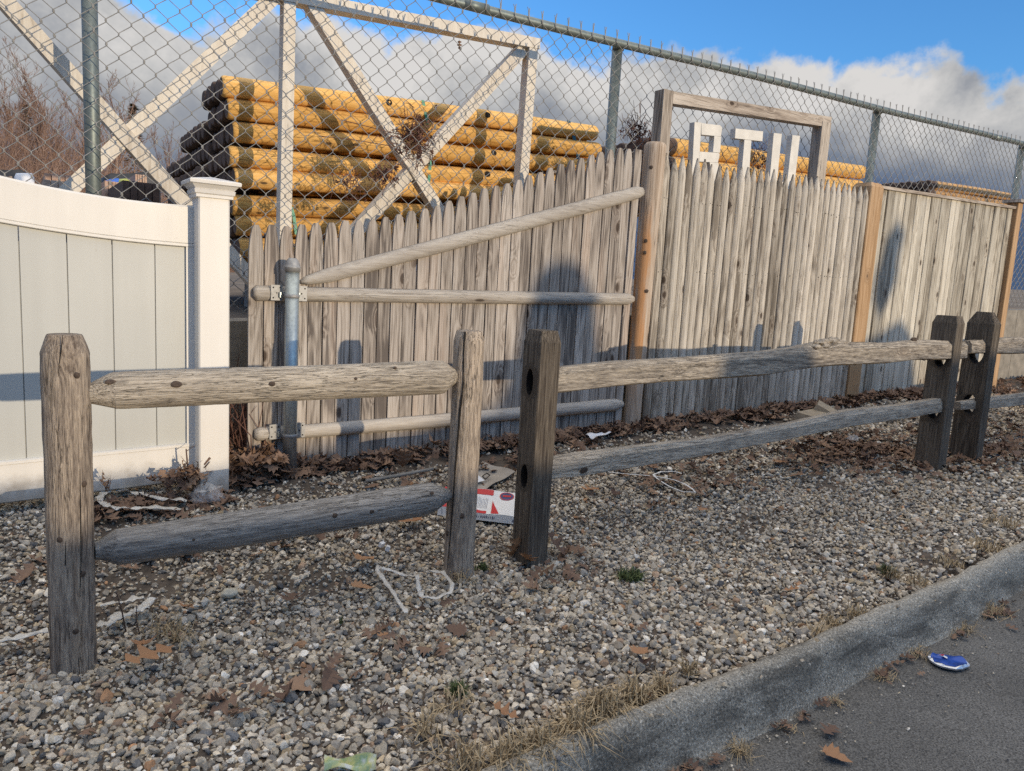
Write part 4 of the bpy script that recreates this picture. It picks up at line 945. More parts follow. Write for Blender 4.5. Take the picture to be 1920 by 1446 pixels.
# ================================================================== LOG STACKS
def log_mesh(name, L, r, seed, dark_end=True, mat='log'):
    mb = MB(); mb.smooth = True; mb.r = (seed*.173) % 1; n = 20; V = []
    st = [(-.004, .80), (.0, .90), (.008, .97), (.02, 1.0)]+[(L*k/14, 1.0) for k in range(1, 14)]+[(L-.02, 1.0), (L-.008, .97), (L, .90), (L+.004, .80)]
    for i, (x, k) in enumerate(st):
        cx, cy = .004*math.sin(x*2.1+seed), .004*math.cos(x*1.7+seed*2)
        for j in range(n):
            g = 2*math.pi*j/n; q = r*k*(1-.06*x/L)*(1+.035*mnoise.noise(Vector((math.cos(g)+seed*3, math.sin(g), x*2.2))))
            V.append((x, cy+q*math.cos(g), cx+q*math.sin(g)))
    m = len(st); mb.add(V, [(i*n+k, (i+1)*n+k, (i+1)*n+(k+1) % n, i*n+(k+1) % n) for i in range(m-1) for k in range(n)])
    if dark_end:
        for q in range(4*n): mb.mi[q] = 1
    mb.m = 1; mb.smooth = False
    mb.f += [tuple(range(n)), tuple(range(m*n-1, (m-1)*n-1, -1))]; mb.mi += [1, 1]; mb.sm += [False, False]
    return mesh_of(name, mb.v, mb.f, (0, 0, 0), [M[mat], M['logend']], mb.mi, mb.sm, {'rnd': ('FLOAT', mb.rn)})
def rot_from(u):
    u = np.array(u, float); u /= np.linalg.norm(u); n = np.array([-u[1], u[0], 0]); n /= np.linalg.norm(n); v = np.cross(u, n)
    return u, n, v
def add_log(me, pos, u, n, v, roll, label, group, flip=False):
    o = bpy.data.objects.new('log', me); COL.objects.link(o)
    R = np.stack([u, n, v], 1) @ rotx(roll)
    o.matrix_world = Matrix([list(R[i])+[pos[i]] for i in range(3)]+[[0, 0, 0, 1]])
    o['label'] = label; o['category'] = 'log'; o['group'] = group; return o
ORD = ['topmost', 'second', 'third', 'fourth', 'fifth', 'sixth', 'seventh', 'eighth', 'ninth', 'tenth']
UA = ray(3180, 513); UA = np.array([UA[0], UA[1], UA[2]])
u, nn, vv = rot_from(UA)
YLg = 4.70
rowsA = [(420, 155), (430, 199), (440, 244), (433, 291), (443, 331), (439, 384), (446, 424), (452, 464)]
PA = [T(a, b_, YLg) for a, b_ in rowsA]
DA = .128
LA = (T(1128, 243, YLg-.04)[0]-PA[0][0])/u[0]
print('log A len', LA, [round(float(p[2]-S*p[0]), 3) for p in PA])
mF = [log_mesh('log_a', LA*random.uniform(.99, 1.005), .0612, k+11, False) for k in range(4)]
mA = [log_mesh('log_a', LA*random.uniform(.985, 1.01), .0612, k+1) for k in range(5)]
hole_mesh = None
def drill(o, x, side_ang, r=.0215):
    # dark bore: short recessed cup on the log's face
    mb = MB(); n = 14; V = []
    for k, (rr, d) in enumerate(((r, .0626), (r*.9, .056))):
        for j in range(n):
            g = 2*math.pi*j/n; V.append((x+rr*math.cos(g), -d+abs(math.sin(g))**2*rr*rr/.13, rr*math.sin(g)))
    mb.add(V, [tuple(range(n))]+[(j, n+j, n+(j+1) % n, (j+1) % n) for j in range(n)])
    V2 = np.array(V) @ np.array(rotx(side_ang)).T
    me = mesh_of('drilled_hole', V2, mb.f, (0, 0, 0), M['hole']); h = bpy.data.objects.new('drilled_hole', me); COL.objects.link(h); h.parent = o
for i, p in enumerate(PA):
    for c in range(19):
        if c > 4 and i == 0: continue
        if c > 11 and i == 1: continue
        off = nn*(c*DA*1.02)+u*((random.uniform(-.004, .006) if c else 0)-(.02 if c > 4 else 0))+vv*(random.uniform(-.004, .004)-(0.04 if c > 4 else 0))
        if c == 0: lab = 'yellow peeled log at the front of the tall stack behind the frame, %s from top' % ORD[i]
        elif c < 5: lab = 'log deep in the tall stack beside the frame, showing a dark end'
        else: lab = 'log in the rear bundle of the tall stack, dark end beside the sky'
        roll = random.uniform(-.5, .5) if c == 0 else random.uniform(0, 6.2)
        o = add_log(mA[(i*3+c) % 5] if c else mF[i % 4], p+nn*.064+off, u, nn, vv, roll, lab, 'logs in the tall front stack')
        if c == 0 and i in (0, 2, 3):
            for (hp, hy) in {0: ((732, 190), (916, 214)), 2: ((928, 285),), 3: ((916, 325),)}[i]:
                q = T(hp, hy, YLg-.03); xloc = (q[0]-p[0])/u[0]; zloc = q[2]-(p[2]+u[2]*xloc)
                drill(o, xloc, -roll+math.asin(max(-.9, min(.9, zloc/.062)))*-1)
# bearers under and between the bundles
base_z = PA[-1]-vv*.064
def bearer(mb): solo('bearer', mb, M['signpost'], 'dark square timber bearer sandwiched in or under the tall log stack', 'bearer', group='bearers of the tall stack')
for (ia, ib) in ((2, 3), (4, 5)):
    for xf in (.35, LA-.4):
        mb = MB(); a = (PA[ia]+PA[ib])/2; q0 = a+u*(xf-(a[0]-PA[0][0]))-nn*(-.02); mb.beam(q0, q0+nn*1.1, .05, max(.02, float(np.linalg.norm(PA[ia]-PA[ib]))-.132), nrm=(0, 0, 1)); bearer(mb)
for xf in (.35, LA-.4):
    mb = MB(); q0 = base_z+u*xf+nn*.02; q1 = q0+nn*1.15; zg = hz(q0[0], YARD)-.05
    mb.hexa([(q0[0]-.06, q0[1], zg), (q0[0]+.06, q0[1], zg), (q0[0]+.06, q0[1], q0[2]), (q0[0]-.06, q0[1], q0[2]), (q1[0]-.06, q1[1], zg), (q1[0]+.06, q1[1], zg), (q1[0]+.06, q1[1], q1[2]), (q1[0]-.06, q1[1], q1[2])]); bearer(mb)
def strap(pts, Yoff, wpx, mat, label, Y=YLg-.012):
    mb = MB(); q = [T(a, b_, Y) for a, b_ in pts]
    V = []; hw = wpx*.5*depth(q[0])/FPX
    for p in q: V += [p+np.array([-hw, 0, 0]), p+np.array([hw, 0, 0]), p+np.array([hw, .002, 0]), p+np.array([-hw, .002, 0])]
    mb.add(V, [(i*4+k, i*4+(k+1) % 4, (i+1)*4+(k+1) % 4, (i+1)*4+k) for i in range(len(q)-1) for k in range(4)]+[(3, 2, 1, 0), tuple(range(len(V)-4, len(V)))])
    solo('strap', mb, mat, label, 'strap', group='bundle straps')
strap([(793, 188), (797, 205), (802, 233)], 0, 6, M['greenstrap'], 'bright green strap on the top log left of the dead vine')
strap([(807, 300), (806, 320), (804, 342)], 0, 6, M['greenstrap'], 'green strap below the crossing of the frame braces')
strap([(546, 388), (551, 405), (556, 440)], 0, 6, M['greenstrap'], 'green strap hanging behind the first pickets')
strap([(1066, 226), (1076, 255), (1084, 290), (1084, 305)], 0, 8, M['tealstrap'], 'dark teal strap round the right end of the tall stack')

def stack(px_l, px_r, Y, rows, cols, D, group, labf, labi, UV, rightcut=.02, seed=0, mat='log'):
    u, nn, vv = rot_from(ray(*UV)); p0 = T(px_l[0], px_l[1], Y); L = (T(px_r[0], px_r[1], Y)[0]-p0[0])/u[0]
    ms = [log_mesh('log_b', L*random.uniform(.97, 1.0), D*.505, seed+k, True, mat) for k in range(4)]
    for i in range(rows):
        for c in range(cols):
            if i > 3 and c > 0: continue
            pos = p0-vv*(i*D*1.0+(i//3)*.02)+nn*(c*D*1.01+D*.5)+u*random.uniform(-.05, .04)
            lab = (labf % ORD[i]) if c == 0 else labi
            add_log(ms[(i+c*3) % 4], pos, u, nn, vv, random.uniform(0, 6), lab, group)
    q = p0-vv*(rows*D+.02)
    return u, nn, p0, L
stack((1238, 270), (1622, 317), 5.0, 7, 6, .158, 'logs in the stack behind the sign', 'yellow log at the front of the stack behind the sign, %s from top', 'log inside the stack behind the sign with dark left end', (3180, 530), seed=20)
stack((1746, 345), (1905, 378), 5.4, 10, 6, .118, 'logs in the farthest stack', 'orange log at the front of the farthest stack, %s from top', 'log inside the farthest stack with black end', (3150, 560), seed=40, mat='logbrown')
# a few more logs lying on the right end of the tall stack's neighbour
# ================================================================== YARD ITEMS FAR LEFT
def lumber(px0, px1, pytop, Y, dep, mats, label, layers=3, name='lumber_pack', cat='lumber'):
    a, b_ = T(px0, pytop, Y), T(px1, pytop, Y); zt = (a[2]+b_[2])/2; zb = hz((a[0]+b_[0])/2, YARD)-.1; lay = np.linspace(zb, zt, layers+1)
    mb = MB()
    for i in range(layers):
        n = 5
        for k in range(n):
            mb.r = random.random(); x0 = a[0]+(b_[0]-a[0])*k/n; x1 = a[0]+(b_[0]-a[0])*(k+1)/n-.006; jj = random.uniform(-.02, .02)
            mb.box((x0, Y+jj, lay[i]+.01), (x1, Y+dep+jj, lay[i+1]-.004))
    return solo(name, mb, mats, label, cat)
M['pinkwood'] = wood('fresh_lumber', 1, [(0.25, (0.42, 0.27, 0.19)), (0.5, (0.55, 0.38, 0.28)), (0.8, (0.62, 0.47, 0.36))], grain=20, along=2, knots=.1, vary=.25)
M['greywood'] = wood('grey_lumber', 1, [(0.25, (0.30, 0.22, 0.17)), (0.5, (0.42, 0.34, 0.28)), (0.8, (0.50, 0.42, 0.35))], grain=20, along=2, knots=.1, vary=.25)
M['darkwrap'] = plain('dark_wrap', (0.03, 0.033, 0.04), .5); M['whitewrap'] = plain('white_wrap', (0.72, 0.73, 0.75), .5, var=.1)
M['bluetarp'] = plain('blue_tarp', (0.02, 0.13, 0.55), .5, var=.1); M['yellow'] = plain('yellow_plastic', (0.62, 0.60, 0.04), .5)
M['darkwood'] = plain('dark_timber', (0.10, 0.065, 0.05), .9, var=.4)
lumber(84, 148, 327, 9.0, 1.6, M['pinkwood'], 'pinkish lumber pack left of the thick wire fence post', 6)
lumber(82, 150, 339, 8.2, .5, M['greywood'], 'grey lumber pack in front of the pinkish one', 6)
lumber(196, 232, 340, 8.6, 1.5, M['pinkwood'], 'pale lumber pack just right of the thick wire fence post', 6)
lumber(254, 276, 327, 11.0, 1.0, M['pinkwood'], 'small orange lumber pack farthest right near the log ends', 4)
lumber(230, 300, 341, 7.4, 1.2, M['darkwood'], 'dark brown timber stack between lumber and tall log stack', 3)
def draped(px0, px1, pyt, Y, dep, mat, label, name, cat, sag=.05, hb=.8):
    a, b_ = T(px0, pyt, Y), T(px1, pyt, Y); n = 10; mb = MB(); mb.smooth = True; V = []; m = 7
    sec = [(-.06, -hb), (-.02, -.12), (0, -.02), (.25*dep, 0), (.7*dep, .02), (dep, -.03), (dep+.04, -hb)]
    for i in range(n+1):
        x = a[0]+(b_[0]-a[0])*i/n; zt = a[2]+(b_[2]-a[2])*i/n-.04*(i in (0, n))
        for y, dz in sec: V.append((x+.02*mnoise.noise(Vector((x*3, y*3, dz))), Y+y+.03*mnoise.noise(Vector((x*4, dz*3, 1))), zt+dz+sag*mnoise.noise(Vector((x*2.5, y*2.5, 5)))))
    mb.add(V, [(i*m+k, (i+1)*m+k, (i+1)*m+k+1, i*m+k+1) for i in range(n) for k in range(m-1)]+[tuple(range(m)), tuple(range((n+1)*m-1, n*m-1, -1))])
    solo(name, mb, mat, label, cat)
draped(-40, 46, 315, 9.5, 2.2, M['darkwrap'], 'dark wrapped roof-like pile above the white panel at far left', 'wrapped_pile', 'pile', hb=.25)
draped(26, 62, 325, 9.0, .4, M['whitewrap'], 'white wrapped bundle below the dark pile at far left', 'wrapped_bundle', 'bundle', hb=1.2)
lumber(-30, 24, 327, 8.8, .5, M['brownleaf'] if False else M['greywood'], 'tan lumber pack at the far left edge', 4)
draped(196, 300, 322, 13.0, 2.5, M['darkwrap'], 'long dark wrapped stack behind the blue tarp', 'wrapped_stack', 'pile', hb=1.0)
draped(205, 228, 335, 10.5, .8, M['bluetarp'], 'bright blue tarp folded on the yard stacks', 'tarp', 'tarp', hb=.2)
draped(228, 247, 338, 9.8, .4, M['yellow'], 'yellow plastic sheet on the dark timber stack', 'plastic_sheet', 'sheet', hb=.12)

# ================================================================== BARE TREES AND BRUSH FAR LEFT
def treemat(name, a, b_):
    m, N, b = newmat(name); v = N('ShaderNodeTexCoord').outputs['Object']; r = N('ShaderNodeAttribute', attribute_name='rnd').outputs['Fac']
    setp(N, b, color=N.ramp(N.math('ADD', N.math('MULTIPLY', r, .7), N.math('MULTIPLY', N.noise(v, 3.0), .3)), [(.1, a), (.9, b_)]), rough=.95, spec=.1); return m
M['bark'] = treemat('bare_bark', (.22, .155, .12), (.46, .35, .27)); M['redtwig'] = treemat('red_brown_twigs', (.17, .10, .075), (.42, .285, .21)); M['conifer'] = treemat('conifer_needles', (.018, .03, .015), (.05, .065, .03))
def bare_tree(px, pytop, Y, label, seed, spread=.5, lean=0.0):
    rs = random.Random(seed); x = T(px, 300, Y)[0]; zb = hz(min(x, 10)*.0, 0)-.2; H = T(px, pytop, Y)[2]-zb
    t = thing('bare_tree', label, 'tree', (x, Y, zb), 'bare trees behind the yard')
    tm, cm = MB(), MB(); tm.smooth = cm.smooth = True
    def grow(p, d, L, r, lvl, mb):
        pts = [p]; q = p.copy(); dd = d.copy(); k = 4 if lvl < 2 else 3
        for i in range(k):
            dd = dd+np.array([rs.gauss(0, .10), rs.gauss(0, .10), rs.gauss(.05, .06)])*(0.5 if lvl == 0 else 1); dd /= np.linalg.norm(dd); q = q+dd*L/k; pts.append(q.copy())
        mb.r = rs.random(); mb.tube(pts, [r*(1-.72*i/k) for i in range(k+1)], 5 if lvl == 0 else 3, caps=False)
        if lvl >= 4 or r < .004: return
        nb = {0: 13, 1: 8, 2: 6, 3: 4}[lvl]
        for j in range(nb):
            f = rs.uniform(.25 if lvl == 0 else .15, 1.0); i = min(int(f*k), k-1); g = f*k-i; bp = pts[i]*(1-g)+pts[i+1]*g; ax = pts[i+1]-pts[i]; ax /= np.linalg.norm(ax)
            a = rs.uniform(0, 6.283); pr = np.array([math.cos(a), math.sin(a), 0]); nd = ax*rs.uniform(.7, 1.2)+pr*rs.uniform(.35, .9)*spread*1.6; nd[2] += .25; nd /= np.linalg.norm(nd)
            grow(bp, nd, L*rs.uniform(.32, .52)*(1.15-f*.55 if lvl == 0 else .9), max(r*rs.uniform(.30, .45)*(1.1-.5*f), .006), lvl+1, cm)
    grow(np.array([x, Y, zb]), np.array([lean, 0, 1.0]), H*.74, H*.010, 0, tm)
    part('trunk', tm, [M['bark']], t); part('crown', cm, [M['redtwig']], t)
TR = [(28, 120, 34, 'slender bare tree at the left edge behind the first brace', .45), (95, 95, 36, 'wide bare tree with feathery crown left of the thick wire fence post', .6), (200, 82, 31, 'tallest bare tree, fanning out behind the thick wire fence post', .7), (75, 150, 27, 'pale trunked young tree standing lowest at the left', .4), (130, 135, 30, 'bare twin of fine twigs just left of the post', .5), (262, 190, 38, 'small bare tree right of the post under the brace crossing', .5), (-30, 110, 33, 'bare tree cut by the left edge of the photo', .55), (310, 205, 42, 'low bare tree half hidden by the dark log ends', .5)]
for i, (px, pyt, Y, lab, sp) in enumerate(TR): bare_tree(px, pyt, Y, lab, 100+i, sp)
def conifer(px, pytop, Y, wpx, label):
    x = T(px, 300, Y)[0]; zb = -.3; H = T(px, pytop, Y)[2]-zb; W = wpx*Y/FPX; t = thing('conifer', label, 'tree', (x, Y, zb), 'conifers behind the bare trees')
    mb = MB(); mb.tube([(x, Y, zb), (x, Y, zb+H)], [W*.06, .02], 6); part('trunk', mb, [M['bark']], t)
    mb = MB(); 
    for k in range(1500):
        f = random.random()**.8; z = zb+H*(.25+.75*f); R = W*(1-f)*.9+.1; a = random.uniform(0, 6.283); rr = R*math.sqrt(random.random())*random.uniform(.7, 1.15); c = np.array([x+rr*math.cos(a), Y+rr*math.sin(a), z-rr*.25]); mb.r = random.random()
        d = np.array([math.cos(a), math.sin(a), random.uniform(-.5, .2)])*random.uniform(.2, .45); s_ = np.array([-math.sin(a), math.cos(a), random.uniform(-.4, .4)])*.09
        mb.add([c-s_, c+s_, c+d], [(0, 1, 2)])
    part('crown', mb, [M['conifer']], t)
conifer(252, 196, 60, 40, 'dark evergreen right of the thick wire fence post'); conifer(52, 196, 70, 40, 'dark evergreen behind the bare trees at the left')
def brush():
    rs = np.random.default_rng(5); mb = MB()
    for k in range(6500):
        px = rs.uniform(-260, 560); Y = rs.uniform(20, 40); x = T(px, 300, Y)[0]; h = rs.uniform(1.6, 5.6)*(1.0 if px < 150 else max(.55, 1-(px-150)/400))*Y/28; zb = -.2
        mb.r = rs.random(); l = rs.normal(0, .16, 2); p0 = np.array([x, Y, zb]); p1 = p0+np.array([l[0]*h*.5, l[1]*h*.5, h*.55]); p2 = p1+np.array([l[0]*h*.7+rs.normal(0, .1), l[1]*h, h*.45])
        mb.tube([p0, p1, p2], [.012*Y/28, .009*Y/28, .003], 3, caps=False)
        for j in range(5):
            f = rs.uniform(.2, 1); b0 = p1*(1-f)+p2*f if rs.random() < .6 else p0*(1-f)+p1*f; e = b0+np.array([rs.normal(0, .28), rs.normal(0, .28), rs.uniform(.15, .6)])*Y/28
            mb.tube([b0, e], [.006*Y/28, .002], 3, caps=False)
    o = solo('brush', mb, M['redtwig'], 'mass of reddish brown leafless brush beyond the yard', None, (0, 30, 0), kind='stuff')
brush()

# ================================================================== SHADE CASTERS (unseen, added): outlines traced back from shadow edges on the fences
def occ(px, py, Y, Yo=-10.0):
    a = T(px, py, Y); return a+SD*((Yo-a[1])/SD[1])
prof = [occ(20, 913, 3.37), occ(300, 893, 3.37), occ(600, 838, YF), occ(862, 895, YR), occ(1012, 870, YR), occ(800, 800, YF), occ(930, 760, YF), occ(975, 660, YF), occ(990, 560, YF), occ(1010, 505, YF), occ(1050, 482, YF), occ(1090, 492, YF), occ(1108, 540, YF), occ(1116, 640, YF), occ(1130, 695, YF), occ(1290, 690, YF), occ(1400, 678, YF), occ(1560, 660, YF), occ(1610, 645, YF+.05), occ(1650, 625, YF+.05), occ(1690, 600, YF+.05), occ(1708, 625, YF+.05), occ(1712, 700, YF+.05), occ(1713, 790, YF+.05)]
pp_ = sorted([(float(p[0]), float(p[2])) for p in prof]); print('shade_caster', [(round(a, 2), round(b_, 2)) for a, b_ in pp_])
def shade_caster():
    xs = np.arange(-16, pp_[-1][0], .03); zt = np.interp(xs, [a for a, _ in pp_], [b_ for _, b_ in pp_]); V = []; mb = MB(); mb.smooth = True
    Yo = -10.0; sec = [(-.02, 0), (-.22, .0), (-.26, .45), (-.24, .85), (-.12, .98), (0, 1.0), (.12, .98), (.24, .85), (.26, .45), (.22, 0)]
    for x, z in zip(xs, zt):
        zg = S*x-.2; n = .02*mnoise.noise(Vector((x*3, 0, 0)))
        for y, f in sec: V.append((x, Yo+y*1.0+.05*mnoise.noise(Vector((x*5, f*6, y*4))), zg+(z-zg+n)*f))
    m = len(sec); mb.add(V, [(i*m+k, i*m+(k+1) % m, (i+1)*m+(k+1) % m, (i+1)*m+k) for i in range(len(xs)-1) for k in range(m)]+[tuple(range(m-1, -1, -1)), tuple(range((len(xs)-1)*m, len(xs)*m))])
    solo('shade_caster', mb, M['shade_caster'], 'unseen lumpy shade caster added across the road behind the viewer', 'shade_caster', (0, Yo, 0))
    t = thing('slim_shade_caster', 'unseen slim leaning shade caster added across the road', 'tree', (occ(1650, 540, YF+.05)[0], Yo-.3, 0))  # unseen, added for the slanted shadow it throws on the boards
    a, b_ = occ(1652, 560, YF+.05, -10.3), occ(1682, 440, YF+.05, -10.3); mb = MB(); mb.tube([np.array([a[0], -10.3, -.1]), a], [.012, .01], 6); part('trunk', mb, [M['bark']], t)
    mb = MB(); mb.smooth = True; c = (a+b_)/2; mb.blob(c, (.13, .15, .36), 3, seed=3, amp=.5, rot=roty(math.atan2(b_[0]-a[0], b_[2]-a[2]))); part('crown', mb, [M['shade_caster']], t)
shade_caster()
#__PART4__
# ================================================================== GRAVEL
def gravel():
    P = []; R = []
    def seedpts(x0, x1, sp, keep=1.0):
        xs = np.arange(x0, x1, sp); ys = np.arange(1.15, 3.62, sp); X, Yg = np.meshgrid(xs, ys); X = X.ravel(); Yg = Yg.ravel()
        X = X+rng.uniform(-.55, .55, len(X))*sp; Yg = Yg+rng.uniform(-.55, .55, len(X))*sp; return X, Yg
    out = []
    for (x0, x1, sp, r) in ((-1.6, 2.6, .0134, .0085), (2.6, 4.4, .0165, .0102), (4.4, 7.2, .023, .0135), (7.2, 12.0, .031, .0175)):
        X, Yg = seedpts(x0, x1, sp); out.append((X, Yg, np.full(len(X), r)))
    X = np.concatenate([o[0] for o in out]); Yg = np.concatenate([o[1] for o in out]); r = np.concatenate([o[2] for o in out])
    dens = np.ones(len(X))
    k = (Yg > yb(X)+.004+.02*np.sin(X*3)) & (Yg < 3.58)
    # thin against the leaf litter by the pickets
    lit = np.array([mnoise.noise(Vector((a*1.7, b_*2.5, 3.1))) for a, b_ in zip(X, Yg)])
    thin = sstep(Yg+.25*lit, 3.05, 3.35)*.75*(X > .8)+.55*sstep(lit, .34, .5)
    k &= rng.uniform(0, 1, len(X)) > thin
    X, Yg, r = X[k], Yg[k], r[k]
    r = r*np.exp(rng.normal(0, .36, len(r))); sm_ = rng.random(len(r)) < .2; r[sm_] *= .55; big = rng.random(len(r)) < .012; r[big] *= 1.3; r = np.minimum(r, .0185)
    Z = S*X+gh(X, Yg)-.012+.006*np.sin(X*9+Yg*7)+.006*np.sin(X*5.1-Yg*11.3+1)+r*rng.uniform(.05, .75, len(r))
    # grit washed into the gutter and a few stones kicked onto the kerb
    k = 900; gx = rng.uniform(.9, 7, k)**1.0; gy = yf(gx)-np.abs(rng.normal(.0, .12, k)); kx = rng.uniform(.9, 6, 90); ky = yb(kx)-rng.uniform(.0, .12, 90)
    X = np.concatenate([X, gx, kx]); Yg = np.concatenate([Yg, gy, ky]); r = np.concatenate([r, rng.uniform(.0016, .0045, k), rng.uniform(.004, .009, 90)]); Z = np.concatenate([Z, S*gx+ROADH+.003, S*kx+.034])
    pj, dz = proj(np.stack([X, Yg, Z], 1)); vis = (pj[:, 0] > -260) & (pj[:, 0] < 2200) & (pj[:, 1] < 1700) & (dz > .3)
    X, Yg, r, Z = X[vis], Yg[vis], r[vis], Z[vis]; n = len(X); print('stones', n)
    pal = np.array([(.40, .365, .305), (.35, .32, .275), (.46, .43, .375), (.30, .275, .24), (.235, .225, .21), (.36, .30, .215), (.56, .545, .51), (.115, .12, .13), (.27, .20, .15), (.21, .20, .185), (.42, .40, .37), (.33, .20, .12)])
    w_ = np.array([.18, .16, .13, .13, .09, .09, .06, .045, .035, .05, .03, .008]); w_ /= w_.sum()
    C = pal[rng.choice(len(pal), n, p=w_)]*np.array([1.34, 1.25, 1.13])*np.exp(rng.normal(0, .20, (n, 1)))
    near = (Yg < 2.3) & (X < 2.2)
    Vs, Fs, Cs = [], [], []; off = 0
    for sub, sel in ((2, near), (1, ~near)):
        V0, F0 = np.array(ICO[sub][0]), np.array(ICO[sub][1]); m = len(V0); ids = np.nonzero(sel)[0]; N_ = len(ids)
        # six base shapes, angular: planes clipped off a sphere
        shapes = []
        for s_ in range(10):
            q = V0.copy()
            for _ in range(9):
                nrm = rng.normal(size=3); nrm /= np.linalg.norm(nrm); d = rng.uniform(.45, .82); pr = q @ nrm; q = q-np.outer(np.maximum(pr-d, 0), nrm)
            q = q*(1+rng.normal(0, .03, (m, 1))); shapes.append(q)
        shapes = np.array(shapes); V = shapes[rng.integers(0, 10, N_)]*np.stack([rng.uniform(.95, 1.45, N_), rng.uniform(.75, 1.1, N_), rng.uniform(.55, .9, N_)], 1)[:, None, :]
        a = rng.uniform(0, 6.283, N_); b_ = rng.normal(0, .5, N_); c = rng.normal(0, .5, N_)
        ca, sa, cb_, sb, cc, sc_ = np.cos(a), np.sin(a), np.cos(b_), np.sin(b_), np.cos(c), np.sin(c)
        z0 = np.zeros(N_); o1 = np.ones(N_)
        Rz = np.array([[ca, -sa, z0], [sa, ca, z0], [z0, z0, o1]]).transpose(2, 0, 1); Rx = np.array([[o1, z0, z0], [z0, cb_, -sb], [z0, sb, cb_]]).transpose(2, 0, 1); Ry = np.array([[cc, z0, sc_], [z0, o1, z0], [-sc_, z0, cc]]).transpose(2, 0, 1)
        V = np.einsum('nij,nkj->nki', Rz @ Rx @ Ry, V)*r[ids][:, None, None]+np.stack([X[ids], Yg[ids], Z[ids]], 1)[:, None, :]
        Vs.append(V.reshape(-1, 3)); Fs.append((F0[None]+(np.arange(N_)*m)[:, None, None]).reshape(-1, 3)+off); off += N_*m
        Cs.append(np.repeat(np.concatenate([C[ids], np.ones((N_, 1))], 1), m, 0))
    V, F, Cc = np.concatenate(Vs), np.concatenate(Fs), np.concatenate(Cs)
    me = mesh_of('gravel', V, F, (0, 0, 0), M['stone'], sm=False, attrs={'Col': ('FLOAT_COLOR', Cc)})
    o = bpy.data.objects.new('gravel', me); COL.objects.link(o); o['kind'] = 'stuff'; o['label'] = 'bed of crushed tan and grey stone between kerb and fence'
gravel()

# ================================================================== LEAVES
def leaf_outline(kind, rs):
    if kind == 'oak':
        pts = [(-.14, .010), (.015, .014)]; ph = rs.uniform(-.5, .5); dp = rs.uniform(.36, .46)
        for i in range(1, 21):
            f = i/21; env = .40*math.sin(math.pi*f**.85)**.75
            pts.append((f, max(.03, env*(1-dp+dp*math.sin(6.2832*3.1*f+ph-1.2)+.06*rs.uniform(-1, 1)))))
        pts += [(1.0, 0)]
    else:
        pts = [(-.15, .012), (0, .02), (.02, .25), (.10, .18), (.20, .46), (.30, .28), (.42, .40), (.52, .20), (.66, .24), (.80, .12), (1.0, 0)]
    up = pts; dn = [(x, -y*rs.uniform(.8, 1.15)) for x, y in reversed(pts[:-1])]
    return up, dn
def add_leaf(mb, c, L, yaw, pitch, roll, curl, kind, rs):
    up, dn = leaf_outline(kind, rs); k = len(up)-1
    mid = [(x, 0) for x, _ in up[:-1]]
    def f(x, y):
        z = curl*(y*y*1.6+.35*(x-.5)**2)+.03*math.sin(x*9+curl*10)*(abs(y)+.2)
        return np.array([(x-.5)*L, y*L, z*L])
    R = rotz(yaw) @ roty(pitch) @ rotx(roll)
    V = [R @ f(x, y)+c for x, y in up]+[R @ f(x, y)+c for x, y in dn]+[R @ f(x, 0)+c for x, _ in mid]
    n1 = len(up); n2 = len(dn); F = []
    M0 = n1+n2
    for i in range(k-1): F.append((i, i+1, M0+i+1, M0+i)); F.append((M0+i, M0+i+1, n1+n2-1-(i+1), n1+n2-1-i))
    F.append((k-1, k, M0+k-1)); F.append((M0+k-1, k, n1))
    mb.add(V, F)
def litter():
    rs = random.Random(3); mb = MB(); cnt = 0
    def put(x, y, s=1.0, lift=.0, kind=None):
        nonlocal cnt
        L = rs.uniform(.055, .105)*s; z = hz(x, float(gh(x, y)))+lift+rs.uniform(.004, .02); mb.r = min(1, max(0, rs.gauss(.38, .2)))
        add_leaf(mb, np.array([x, y, z]), L, rs.uniform(0, 6.28), rs.gauss(0, .35), rs.gauss(0, .4), rs.uniform(-.9, 1.4), kind or ('oak' if rs.random() < .75 else 'maple'), rs); cnt += 1
    for _ in range(1350):     # drift along the foot of the pickets
        x = rs.uniform(.72, 8.3); d = abs(rs.gauss(0, .10)); y = YF-.03-d
        if mnoise.noise(Vector((x*1.3, 0, 2)))*.22+.17-d < 0: continue
        put(x, y, 1.0, lift=max(0, .03-.2*d)*rs.random())
    for _ in range(170): put(rs.uniform(.2, .75), 3.30-abs(rs.gauss(0, .10)), .85)     # in front of the vinyl
    for _ in range(520): put(rs.gauss(.88, .06), rs.uniform(3.3, 3.82), 1, lift=.10*rs.random())   # gap beside the vinyl post
    for (cx, cy, n, sx, sy) in ((4.55, 2.62, 230, .28, .16), (5.75, 2.45, 200, .35, .2), (4.25, 2.75, 200, .35, .18), (5.1, 2.3, 140, .4, .2), (6.2, 2.4, 90, .7, .35), (7.4, 2.6, 80, 1.0, .5), (1.0, 2.0, 16, .10, .07), (1.7, 2.2, 18, .10, .08), (1.5, 2.75, 24, .3, .14), (3.0, 2.72, 70, .3, .12), (2.2, 3.2, 90, .4, .08), (.42, 1.85, 16, .18, .05), (9.2, 3.3, 500, .7, .35), (.5, 2.9, 40, .3, .1)):
        for _ in range(n): put(rs.gauss(cx, sx), min(rs.gauss(cy, sy), 3.7 if cx > 9 else 3.44), .85)
    for _ in range(34): put(rs.uniform(-.4, 5), rs.uniform(1.45, 3.0), rs.uniform(.35, .6))
    o = solo('fallen_leaves', mb, M['leaf'], 'drift of dead brown oak leaves along the foot of the fences', None, (3, 3, 0), kind='stuff'); print('leaves', cnt)
litter()
